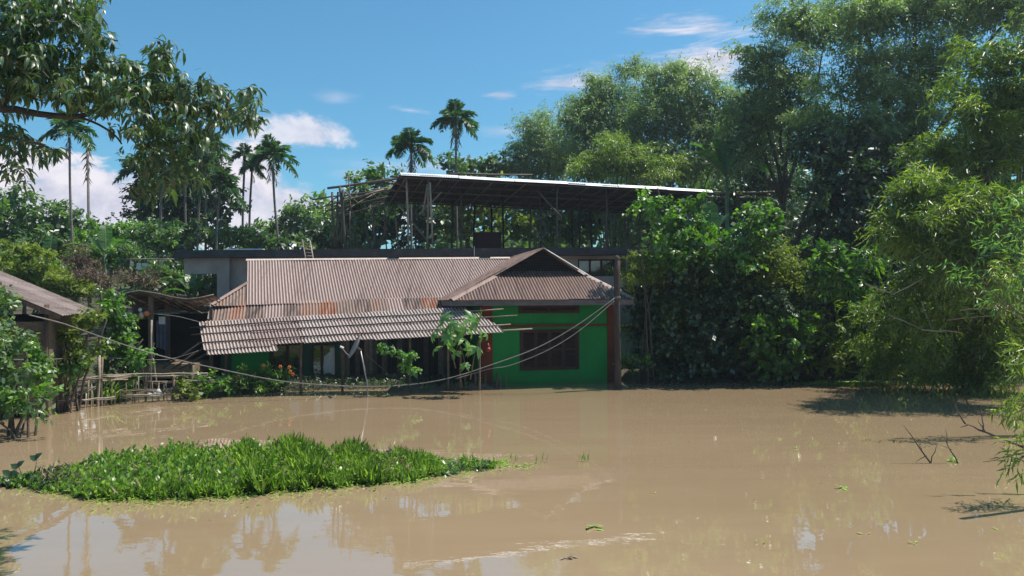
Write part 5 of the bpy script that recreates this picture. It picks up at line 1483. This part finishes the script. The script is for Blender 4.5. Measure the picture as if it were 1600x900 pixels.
# flowering shrubs at the porch
tree('flower_shrub', 'leafy shrub with orange blossoms at the porch front', 'shrub', gbase(445, 22.6), [pr(400, 588, 26, 18, 22.3), pr(385, 600, 24, 12, 22.3), pr(440, 590, 22, 14, 22.4), pr(420, 603, 40, 8, 22.3)], M['lf_bush'], seed=220, trunk=.02, cov=1.5, stems=6, K=8, L=.13, W=.035, ln=.22)
fl = bpy.data.objects['flower_shrub']
mb = MB()
for (px_, py_) in ((458, 585), (454, 581), (452, 574), (438, 573), (412, 571), (370, 590)):
    c = P(px_, py_, 22.1)
    for q in range(6): mb.ball(c + Vector((math.cos(q) * .035, -.01, math.sin(q) * .035)), .022, 6, 4)
mb.build('blossom', M['flower'], fl)
tree('low_shrub', 'low tangled plants at the water edge left of the flowering shrub', 'shrub', gbase(320, 21.8), [pr(305, 606, 22, 12, 21.6), pr(340, 600, 25, 14, 21.8), pr(365, 606, 20, 10, 22), pr(320, 590, 14, 10, 21.8)], M['lf_bush'], seed=221, trunk=.02, cov=1.7, stems=5, **NB)
tree('low_shrub', 'bright creeper clump on the bank right of the fence', 'shrub', gbase(300, 21.3), [pr(300, 613, 16, 9, 21.0), pr(285, 600, 8, 8, 21.2)], M['lf_yellow'], seed=222, trunk=.02, cov=2, stems=3, **NB)
tree('low_shrub', 'small pale plant tangle on a stick before the lean-to', 'shrub', gbase(215, 21.2), [pr(212, 570, 14, 12, 21.2), pr(206, 590, 10, 12, 21.2), pr(222, 555, 8, 8, 21.2)], M['lf_papaya'], seed=223, trunk=.015, cov=1.6, stems=3, **NB)
tree('creeper', 'white green creeper hanging below the porch eave right of the dish', 'creeper', gbase(640, 23.4), [pr(600, 546, 12, 4, 21.9), pr(622, 551, 14, 5, 22), pr(640, 560, 8, 9, 22), pr(645, 583, 10, 7, 22), pr(632, 572, 6, 6, 22)], M['lf_papaya'], seed=224, trunk=.012, cov=1.5, stems=3, K=6, L=.11, W=.07, ln=.16)
tree('bank_weed', 'weeds growing on the narrow soil bank before the porch', 'weeds', PZ(660, 606, .05), [pr(650, 605, 38, 4, 23.2), pr(720, 603, 30, 3, 23.4), pr(615, 608, 14, 3, 23.0)], M['lf_papaya'], seed=225, trunk=.01, cov=1.4, stems=3, K=6, L=.08, W=.035, ln=.12, inner=False)
tree('bank_weed', 'small green sprout between the cut stakes', 'weeds', PZ(755, 604, .05), [pr(753, 598, 7, 6, 23.7)], M['lf_bush'], seed=226, trunk=.01, cov=1.4, stems=3, K=6, L=.09, W=.04, ln=.12, inner=False)


lv = Leaves(470); rg = lv.rg
for (x0, y0, x1, y1, n) in ((60, 633, 320, 612, 500), (330, 612, 620, 607, 350), (980, 603, 1300, 600, 500), (1300, 600, 1590, 604, 450)):
    a, b = PZ(x0, y0), PZ(x1, y1); t = rg.uniform(0, 1, (n, 1))
    O = np.array(a) * (1 - t) + np.array(b) * t + rg.normal(size=(n, 3)) * [.1, .22, 0]; O[:, 2] = rg.uniform(.004, .05, n)
    lv.add(O, rg.normal(size=(n, 3)) * [1, 1, .3], np.tile([0, 0, 1.0], (n, 1)) + rg.normal(size=(n, 3)) * .3, rg.uniform(.05, .2, n), rg.uniform(.008, .035, n), rg.uniform(0, 1, n))
tag(lv.build('flood_litter', M['lf_dead']), 'straw and leaf litter caught along the waterline of both banks', 'litter', kind='stuff')

lv = Leaves(480); rg = lv.rg; n = 2600
a, b = P(330, 600, 23.2), P(745, 600, 24.4); t = rg.uniform(0, 1, (n, 1))
O = np.array(a) * (1 - t) + np.array(b) * t + rg.normal(size=(n, 3)) * [.1, .3, 0]
O[:, 2] = ground_z(O[:, 0], O[:, 1]) + rg.uniform(.0, .22, n)
lv.add(O, rg.normal(size=(n, 3)) + [0, 0, .5], rg.normal(size=(n, 3)) + [0, 0, .5], rg.uniform(.06, .16, n), rg.uniform(.02, .06, n), rg.uniform(0, .7, n))
tag(lv.build('ground_cover', M['lf_dark']), 'dark low ground cover along the foot of the porch wall', 'ground cover', kind='stuff')

# --- papaya plant
def papaya():
    rt = thing('papaya_plant', 'young papaya plant with large lobed leaves before the porch', 'papaya plant', PZ(718, 606, .1))
    st = PZ(720, 606, .1); tp_ = P(718, 535, 21.75); st.y = 22.9
    MB().tube(wig(st, tp_, 4, .02), [.04, .035, .03, .028, .02], 8).build('stem', M['wood'], rt, True)
    MB().tube(wig(P(712, 575, 21.6), P(702, 545, 21.2), 3, .02), [.025, .02, .016, .01], 6).build('stem', M['wood'], rt, True)
    MB().tube(wig(P(735, 592, 22.1), P(743, 548, 21.3), 3, .02), [.025, .02, .016, .01], 6).build('stem', M['wood'], rt, True)
    rg = np.random.default_rng(9)
    for (px_, py_, w, D) in ((693, 497, 18, 21.6), (684, 515, 16, 21.6), (706, 508, 18, 21.4), (738, 500, 24, 21.6), (748, 498, 20, 21.8), (722, 515, 18, 21.3), (700, 525, 17, 21.4), (725, 530, 17, 21.3), (752, 525, 14, 21.4), (705, 540, 16, 21.6), (745, 545, 17, 21.4), (732, 545, 16, 21.6),
                             (760, 523, 12, 21.4), (712, 552, 14, 21.6), (680, 545, 14, 21.8), (677, 525, 12, 21.8), (727, 570, 12, 21.6), (715, 520, 16, 21.6), (735, 518, 16, 21.4), (695, 515, 14, 21.6)):
        c = P(px_, py_, D); r = w * .88 * D / F
        lv = Leaves(int(px_ * 7 + py_)); n = 8
        tilt = unit(np.array([(px_ - 718) / 45 + rg.normal() * .2, -.35, .35]) + rg.normal(size=3) * .2)
        a_ = unit(np.cross(tilt, [0, 1, .3])); b_ = np.cross(tilt, a_)
        ang = np.linspace(-2.5, 2.5, n) + rg.uniform(-.1, .1, n) - np.pi / 2
        dd = np.cos(ang)[:, None] * a_ + np.sin(ang)[:, None] * b_ - np.array([0, 0, .35])
        lv.add(np.tile(np.array(c), (n, 1)), dd, np.tile(tilt, (n, 1)), r * rg.uniform(.85, 1.2, n), r * .42, np.clip(rg.normal(.55, .2, n), 0, 1), 'o', .25)
        lf = lv.build('leaf', M['lf_papaya'], rt)
        hub = tp_ if px_ < 742 or py_ < 510 else P(743, 548, 21.9)
        MB().tube([hub, (hub + c) / 2 + Vector((0, 0, .06)), c], .008, 5).build('petiole', M['shaft'], lf, True)


papaya()

# --- floating hyacinth and grass island
FX = [0, 60, 110, 150, 280, 350, 500, 640, 740, 790]; FY = [758, 766, 773, 781, 780, 776, 763, 752, 735, 727]
BXp = [0, 60, 150, 250, 350, 450, 560, 650, 720, 790]; BYp = [753, 748, 728, 716, 711, 708, 712, 717, 721, 724]


def isle(n, rg, x0, x1, edge=1.0):
    px = rg.uniform(x0, x1, n); t = rg.uniform(0, 1, n)
    wob = 3.5 * np.sin(px * .11) + 2.5 * np.sin(px * .37 + 1)
    py = np.interp(px, FX, FY) + wob * .6 + (np.interp(px, BXp, BYp) - np.interp(px, FX, FY)) * t
    out_ = []
    for a, b in zip(px, py):
        q = PZ(a, b); out_.append((q.x, q.y, 0))
    return np.array(out_), px, t


isl = thing('floating_island', 'long floating raft of water hyacinth and grass on the brown water', 'water plants', PZ(380, 740))
isl['kind'] = 'stuff'
lv = Leaves(300); rg = lv.rg
O, px, t = isle(26000, rg, 8, 640)
keep = rg.uniform(0, 1, len(O)) < np.clip(1.1 - px / 420 * .85, .06, 1); O, px, t = O[keep], px[keep], t[keep]
keep = (px > 150) | (rg.uniform(0, 1, len(px)) < np.clip((px - 20) / 130, .12, 1)); O, px, t = O[keep], px[keep], t[keep]
n = len(O); hgt = (.03 + .29 * rg.beta(1.5, 2.2, n)) * np.clip((px - 20) / 190, .25, 1) * (.85 + .18 * np.sin(px * .05) + .12 * np.sin(px * .19 + O[:, 1] * 3) + .10 * np.sin(px * .43))
O2 = O + np.stack([rg.normal(0, .03, n), rg.normal(0, .03, n), hgt], 1)
dd = np.stack([rg.normal(0, .45, n), rg.normal(0, .45, n), rg.uniform(.35, 1.3, n)], 1)
lv.add(O2, dd, np.stack([rg.normal(0, .6, n) + .1, rg.normal(0, .6, n) - .8, np.full(n, .25)], 1), rg.uniform(.04, .09, n), rg.uniform(.022, .05, n), np.clip(rg.normal(.5, .3, n), 0, 1), 'r', .12, .25)
lv.add(O, (O2 - O), rg.normal(size=(n, 3)), hgt * 1.1, .014, rg.uniform(.3, .9, n))
o = lv.build('hyacinth_leaves', M['lf_hyacinth'], isl); o['kind'] = 'stuff'
lv = Leaves(301); rg = lv.rg
O, px, t = isle(72000, rg, 100, 792)
keep = rg.uniform(0, 1, len(O)) < np.where(px < 380, .30 + .5 * (1 - t), 1 - np.clip((px - 550) / 175, 0, .96)); O, px, t = O[keep], px[keep], t[keep]
n = len(O)
hg = (.05 + .34 * rg.beta(1.6, 2.0, n)) * np.where(px < 380, .75, 1) * np.clip(1.25 - np.abs(px - 420) / 400, .35, 1.1) * (.85 + .3 * np.sin(px * .07 + O[:, 1]))
dd = np.stack([rg.normal(0, .28, n), rg.normal(0, .28, n), np.ones(n)], 1)
lv.add(O, dd, rg.normal(size=(n, 3)) * [1, 1, .1], hg, rg.uniform(.005, .011, n), np.clip(rg.normal(.5, .25, n), 0, 1), 's', .18)
m = n // 2            # small side leaves on the grass stems
idx = rg.integers(0, n, m)
O3 = O[idx] + unit(dd[idx]) * (hg[idx] * rg.uniform(.2, .85, m))[:, None]
lv.add(O3, rg.normal(size=(m, 3)) * [1, 1, .3] + [0, 0, .4], np.stack([rg.normal(0, .5, m), rg.normal(0, .5, m) - .4, np.ones(m)], 1), rg.uniform(.05, .1, m), rg.uniform(.012, .022, m), np.clip(rg.normal(.55, .22, m), 0, 1), 's', .2)
o = lv.build('grass_blades', M['lf_grass'], isl); o['kind'] = 'stuff'
lv = Leaves(304); rg = lv.rg
O, px, t = isle(1500, rg, 60, 640); n = len(O)
O[:, 2] = rg.uniform(0, .2, n)
lv.add(O, rg.normal(size=(n, 3)) * [.7, .7, .5] + [0, 0, .5], rg.normal(size=(n, 3)), rg.uniform(.05, .2, n), rg.uniform(.006, .02, n), rg.uniform(.2, 1, n))
o = lv.build('dry_stems', M['lf_dead'], isl); o['kind'] = 'stuff'
# mat of weed and rotten leaf under it
lv = Leaves(302); rg = lv.rg
O, px, t = isle(9000, rg, 0, 770)
O[:, 2] = rg.uniform(.004, .05, len(O))
n = len(O)
lv.add(O, rg.normal(size=(n, 3)) * [1, 1, .25], np.tile([0, 0, 1.0], (n, 1)) + rg.normal(size=(n, 3)) * .2, rg.uniform(.05, .12, n), rg.uniform(.03, .06, n), rg.uniform(0, .6, n))
o = lv.build('leaf_mat', M['lf_dark'], isl); o['kind'] = 'stuff'
lv = Leaves(303); rg = lv.rg
O, px, t = isle(380, rg, 0, 120)
n = len(O); O[:, 2] = rg.uniform(0, .1, n)
lv.add(O, rg.normal(size=(n, 3)) + [0, 0, .5], rg.normal(size=(n, 3)), rg.uniform(.06, .13, n), rg.uniform(.04, .08, n), rg.uniform(0, 1, n), 'r', .3)
o = lv.build('withered_leaves', M['lf_dark'], isl); o['kind'] = 'stuff'
lv = Leaves(305); rg = lv.rg
n = 900; px = rg.uniform(20, 840, n); py = np.interp(px, FX + [840], FY + [724]) + rg.exponential(3.5, n)
O = np.array([tuple(PZ(a, b)) for a, b in zip(px, py)]); O[:, 2] = rg.uniform(.003, .03, n)
lv.add(O, rg.normal(size=(n, 3)) * [1, 1, .4] + [0, 0, .2], rg.normal(size=(n, 3)) * .5 + [0, 0, 1], rg.uniform(.03, .09, n), rg.uniform(.01, .04, n), rg.uniform(.2, 1, n))
o = lv.build('loose_sprigs', M['lf_hyacinth'], isl); o['kind'] = 'stuff'
# separate stalks at the island's left tip and sparse grass at its right
for k, (px_, y0, y1, dx, lab) in enumerate(((48, 748, 718, 10, 'tallest single hyacinth stalk with a curled leaf at the raft tip'), (35, 750, 730, -6, 'short reddish stalk at the left tip of the raft'), (20, 760, 742, -4, 'withered low stalk farthest left on the raft'))):
    a = PZ(px_, y0); b = P(px_ + dx, y1, a.y)
    st = thing('hyacinth_stalk', lab, 'water plant', a, 'single stalks at the raft tip')
    MB().tube([a - Vector((0, 0, .03)), a.lerp(b, .5) + Vector((.02, 0, 0)), b], [.009, .007, .005], 5).build('stem', M['wood'], st, True)
    lv = Leaves(400 + k); n = 2
    lv.add(np.tile(np.array(b), (n, 1)) + lv.rg.normal(size=(n, 3)) * .01, np.array([[.6, 0, .8], [-.5, -.3, .5]]), np.array([[-.3, -1, .3], [.3, -1, .5]]), .12, .09, np.array([.3, .6]), 'r', .3)
    lv.build('leaf', M['lf_dark'], st)
for k, (px_, py_, n) in enumerate(((778, 727, 9), (801, 722, 5), (845, 722, 4), (912, 722, 4), (918, 722, 3), (765, 731, 10))):
    lv = Leaves(420 + k); a = PZ(px_, py_); rg = lv.rg
    O = np.array(a) + np.stack([rg.normal(0, .05, n), rg.normal(0, .04, n), np.zeros(n)], 1)
    lv.add(O, np.stack([rg.normal(0, .2, n), rg.normal(0, .2, n), np.ones(n)], 1), rg.normal(size=(n, 3)), rg.uniform(.08, .2, n), .012, rg.uniform(.1, .6, n))
    o = lv.build('grass_tuft', M['lf_grass'], None, loc=a)
    tag(o, ['second grass tuft right of the raft tip', 'third grass tuft right of the raft tip', 'lone grass tuft between the raft tufts and the far pair', 'left tuft of the far pair of tufts in open water', 'right tuft of the far pair of tufts in open water', 'thickest grass tuft touching the right tip of the raft'][k], 'grass', 'grass tufts right of the raft')
# floating leaves
fls = [(923, 826, .13, 'single bright green floating sprig on the open brown water', None), (1318, 764, .12, 'low', 1), (1490, 722, .16, 'x', 1), (1351, 834, .07, 'x', 1), (1432, 850, .07, 'x', 1), (1190, 850, .05, 'x', 1), (890, 872, .1, 'x', 1), (632, 752, .12, 'x', 1), (1100, 640, .07, 'x', 1), (1240, 700, .06, 'x', 1), (1020, 770, .05, 'x', 1), (1550, 826, .06, 'x', 1), (700, 660, .05, 'x', 1)]
for k, (px_, py_, s, lab, g) in enumerate(fls):
    a = PZ(px_, py_); lv = Leaves(440 + k); rg = lv.rg; n = 7 if s > .08 else 3
    D_ = rg.normal(size=(n, 3)) * [1, 1, .15] + [0, 0, .22]
    lv.add(np.array(a) + rg.normal(size=(n, 3)) * [.04, .04, 0] + [0, 0, .008], D_, np.tile([0, 0, 1.0], (n, 1)), s * .8, s * .35, rg.uniform(.4, 1, n), 'o', .1)
    o = lv.build('floating_leaf', M['lf_duck'] if k != 6 else M['lf_dead'], None, loc=a)
    if g: tag(o, ['', 'floating leaf cluster right of centre, farther out than the two near ones', 'larger floating leaf cluster lying in the shadow beside the forked twig', 'left one of two small leaf clusters near the lower right', 'right one of two small leaf clusters near the lower right', 'tiny leaf fleck low in the middle right water', 'brown dead leaf cluster floating nearest the camera', 'bright leaf clump floating just off the raft front edge', 'tiny floating leaf in front of the dark vine bush', 'tiny floating leaf in mid water below the bright bush', 'tiny floating leaf right of the bright floating sprig', 'tiny floating leaf near the right picture edge', 'tiny floating leaf behind the raft near its right half'][k], 'leaf', 'leaf clusters floating on the water')
    else: tag(o, lab, 'leaf')

lv = Leaves(460); rg = lv.rg; n = 420
O = np.stack([rg.uniform(-9, 15, n), 8 + 16 * rg.beta(1.6, 1.1, n), np.full(n, .005)], 1)
O[:200, 0] = rg.normal(-1, 4, 200); O[:200, 1] = 22.0 + rg.normal(0, .5, 200) + O[:200, 0] * .18
az = rg.uniform(0, 2 * np.pi, n)
lv.add(O, np.stack([np.cos(az), np.sin(az), np.full(n, .03)], 1), np.tile([0, 0, 1.0], (n, 1)), rg.uniform(.02, .07, n), rg.uniform(.006, .025, n), rg.uniform(0, 1, n))
tag(lv.build('flotsam', M['lf_dead']), 'tiny flecks of straw and leaf litter scattered on the flood water', 'flotsam', kind='stuff')

# --- dead twigs in the water at right
def twig_thing(label, segs, D, r0, name='dead_branch', grp=None):
    a = P(segs[0][0], segs[0][1], D)
    rt = thing(name, label, 'branch', a, grp)
    for s in segs:
        x1, y1, x2, y2, f = s
        MB().tube(wig(P(x1, y1, D), P(x2, y2, D + .1), 4, .015), [r0 * f, r0 * f * .85, r0 * f * .7, r0 * f * .5, r0 * f * .25], 5).build('twig', M['twig'], rt, True)
    return rt


D1 = PZ(1455, 724).y
twig_thing('dead twig poking from the water left of the other twig', [(1456, 726, 1412, 665, 1), (1455, 722, 1465, 690, .6), (1448, 712, 1430, 722, .5), (1440, 703, 1436, 690, .4)], D1, .016)
D2 = PZ(1497, 724).y
twig_thing('forked dead twig standing in the water beside pale floating weed', [(1497, 724, 1475, 683, 1), (1480, 692, 1478, 668, .6), (1487, 703, 1466, 694, .5), (1476, 686, 1470, 678, .4)], D2, .014)
D3 = 10.5
twig_thing('long dead branch reaching left over the water from the right edge', [(1640, 716, 1555, 682, 1.2), (1555, 682, 1508, 662, .9), (1508, 662, 1492, 632, .6), (1536, 672, 1533, 640, .5), (1540, 676, 1528, 654, .45), (1512, 664, 1500, 668, .4), (1620, 700, 1560, 690, .6), (1600, 708, 1536, 722, .6), (1560, 715, 1545, 717, .4), (1600, 712, 1580, 730, .6)], D3, .022)
# near bamboo sprig at right edge
rt = thing('bamboo_sprig', 'near dark bamboo sprig hanging in at the lower right edge', 'bamboo', (P(1680, 720, 10).x, 10, 0))
for (x1, y1, x2, y2) in ((1690, 760, 1588, 715), (1690, 660, 1575, 628), (1690, 560, 1590, 545), (1690, 640, 1600, 600), (1690, 520, 1610, 470)):
    MB().tube(wig(P(x1, y1, 10), P(x2, y2, 10), 5, .03), [.014, .012, .01, .008, .006, .003], 5).build('twig', M['twig'], rt, True)
lv = Leaves(500)
for (px_, py_, n) in ((1595, 545, 7), (1585, 630, 9), (1598, 590, 6), (1592, 650, 8), (1600, 665, 10), (1588, 712, 6), (1602, 620, 8), (1605, 560, 6), (1610, 690, 9), (1592, 725, 5)):
    c = np.array(P(px_, py_, 10))
    C = np.tile(c, (n, 1)) + lv.rg.normal(size=(n, 3)) * .07
    lv.sprays(C, lv.rg.normal(size=(n, 3)) * .5 + [-.6, 0, -.1], .2, 5, .16, .022, .3, .5, side=.6)
lv.build('foliage', M['lf_bamboo'], rt)
tz0 = P(1690, 740, 10)
MB().tube([Vector((tz0.x, 10, -.6)), Vector((tz0.x, 10, 4.2))], .04, 7).build('culm', M['culm'], rt, True)

# --- close sprigs of large pale leaves in the right bamboo
lv = Leaves(510)
sg_ = thing('willow_shrub', 'shrub with long silvery leaves in front of the right bamboo', 'shrub', (P(1640, 600, 15).x, 15, -.6))
for (px_, py_, n) in ((1500, 425, 5), (1480, 420, 4), (1560, 385, 6), (1570, 350, 6), (1590, 395, 7), (1530, 440, 6), (1600, 430, 7), (1550, 465, 5), (1585, 455, 6), (1570, 320, 5), (1595, 300, 6), (1610, 360, 8), (1620, 420, 8), (1540, 405, 5)):
    c = np.array(P(px_, py_, 15))
    C = np.tile(c, (n, 1)) + lv.rg.normal(size=(n, 3)) * .12
    lv.sprays(C, lv.rg.normal(size=(n, 3)) * .6 + [-.6, -.1, .2], .25, 6, .17, .03, .2, .35, side=.7)
    MB().tube(wig(P(1680, py_ + 120, 15.3), C[0], 5, .06), [.02, .016, .013, .01, .007, .003], 5).build('twig', M['twig'], sg_, True)
lv.build('foliage', M['lf_papaya'], sg_)
MB().tube(wig((P(1680, 600, 15.3).x, 15.3, -1), P(1680, 420, 15.3), 4, .05), .05, 7).build('stem', M['bark'], sg_, True)

# --- mango tree: trunk out of frame on the near left bank, boughs hanging into view
mg = thing('mango_tree', 'near mango tree whose leafy boughs hang over the upper left corner', 'tree', (-11.5, 7.2, 0.0))
MB().tube(wig((-11.5, 7.2, -1.2), (-11.0, 8.0, 3.2), 5, .08), [.34, .28, .26, .24, .22, .2], 10).build('trunk', M['bark'], mg, True)
tp0 = Vector((-11.0, 8.0, 3.2))
MB().tube(smooth_pts([tp0, P(-120, 190, 8.6), P(0, 170, 8.7), P(60, 178, 8.8), P(120, 182, 8.8), P(165, 170, 8.9), P(240, 158, 9.0), P(330, 190, 9.1)], 3), [.060 - .0024 * i for i in range(22)], 8).build('limb', M['bark'], mg, True)
MB().tube(smooth_pts([tp0, P(-150, 60, 8.6), P(-20, 40, 8.8), P(60, 60, 9), P(120, 30, 9)], 3), [.05 - .003 * i for i in range(13)], 8).build('limb', M['bark'], mg, True)
MB().tube(smooth_pts([P(0, 172, 8.7), P(25, 130, 8.8), P(70, 110, 9), P(150, 110, 9)], 3), [.04 - .003 * i for i in range(10)], 6).build('limb', M['bark'], mg, True)
MB().tube(smooth_pts([P(125, 183, 8.8), P(155, 195, 8.8), P(180, 212, 8.8), P(190, 225, 8.8)], 3), [.018 - .001 * i for i in range(10)], 6).build('limb', M['bark'], mg, True)
MB().tube(smooth_pts([tp0, P(-90, 250, 8.5), P(-20, 215, 8.5), P(50, 222, 8.5), P(85, 235, 8.5)], 3), [.03 - .0018 * i for i in range(13)], 6).build('limb', M['bark'], mg, True)
lv = Leaves(600); rg = lv.rg
tips = []
mango_blobs = [(20, 40, 45, 50, 26), (70, 20, 45, 35, 20), (120, 20, 38, 28, 16), (40, 95, 50, 35, 24), (90, 95, 45, 35, 20), (140, 60, 28, 22, 10), (20, 135, 35, 28, 12), (110, 140, 42, 22, 12), (150, 110, 34, 28, 12),
               (165, 150, 45, 25, 14), (190, 100, 24, 18, 8), (200, 130, 28, 20, 9), (255, 85, 20, 22, 9), (235, 125, 36, 24, 13), (275, 140, 34, 22, 12), (315, 150, 28, 20, 10), (240, 175, 46, 26, 16), (300, 185, 40, 26, 15),
               (340, 175, 24, 26, 8), (380, 155, 20, 20, 7), (372, 190, 14, 24, 5), (210, 215, 30, 20, 8), (255, 225, 32, 24, 10), (220, 255, 20, 22, 5), (275, 255, 22, 22, 6), (310, 220, 26, 20, 7), (225, 285, 24, 22, 6), (265, 290, 26, 20, 6), (300, 260, 22, 24, 6), (330, 215, 14, 18, 4), (395, 175, 14, 22, 4), (240, 240, 40, 26, 8),
               (15, 215, 26, 24, 10), (50, 225, 26, 14, 7), (80, 238, 18, 12, 4), (12, 255, 16, 20, 4), (38, 268, 12, 14, 3), (5, 180, 30, 14, 4), (0, 80, 40, 80, 20), (-40, 60, 40, 90, 18), (-60, 200, 50, 60, 12), (130, 5, 40, 20, 8), (60, -20, 80, 30, 20)]
for (px_, py_, rx, ry, nc) in mango_blobs:
    for q in range(int(nc * (1.9 if py_ < 180 else 1.15))):
        D = 8.9 + rg.normal() * .4
        c = P(px_ + rg.normal() * rx * .55, py_ + rg.normal() * ry * .55, D)
        n = rg.integers(9, 15)
        tdir = unit(np.array([rg.normal() * .6 + .2, rg.normal() * .6, rg.uniform(.0, .8)]))
        az = rg.uniform(0, 2 * np.pi, n)
        dd = np.stack([np.cos(az), np.sin(az), rg.normal(-.75, .6, n)], 1) + tdir * .4
        O = np.array(c) + tdir * rg.uniform(-.14, .08, (n, 1)) + dd * .01
        Ln = rg.uniform(.09, .18, n)
        lv.add(O, dd, np.array([0, 0, 1.0]) + rg.normal(size=(n, 3)) * .25, Ln, Ln * .28, np.clip(rg.normal(.4, .18, n), 0, 1), 'o', .32, .3)
        tips.append((c, tdir))
lv.build('crown', M['lf_mango'], mg)
mb = MB()
for i, (c, td) in enumerate(tips):
    if i % 4: continue
    e = Vector(c); s = e - Vector(td) * .22
    mb.tube([s, e], [.008, .005], 4, False)
o = mb.build('twigs', M['bark'], mg); o['kind'] = 'stuff'

# --- haze: the humid air over the flood
m, nt, bs, out = new_mat('haze_air')
nt.nodes.remove(bs)
pv = nt.nodes.new('ShaderNodeVolumePrincipled')
pv.inputs['Color'].default_value = (0.80, 0.90, 1.0, 1)
pv.inputs['Density'].default_value = HAZE = 0.0006
pv.inputs['Anisotropy'].default_value = 0.3
nt.links.new(pv.outputs[0], out.inputs['Volume'])
if HAZE:
    hb = MB(); hb.box8([(-405, -62, -3), (405, -62, -3), (405, 905, -3), (-405, 905, -3), (-405, -62, 22), (405, -62, 22), (405, 905, 22), (-405, 905, 22)])
    tag(hb.build('haze', m), kind='stuff')
tris = sum(len(o.data.polygons) for o in bpy.data.objects if o.type == 'MESH')
print('faces', tris, 'objects', len(bpy.data.objects))
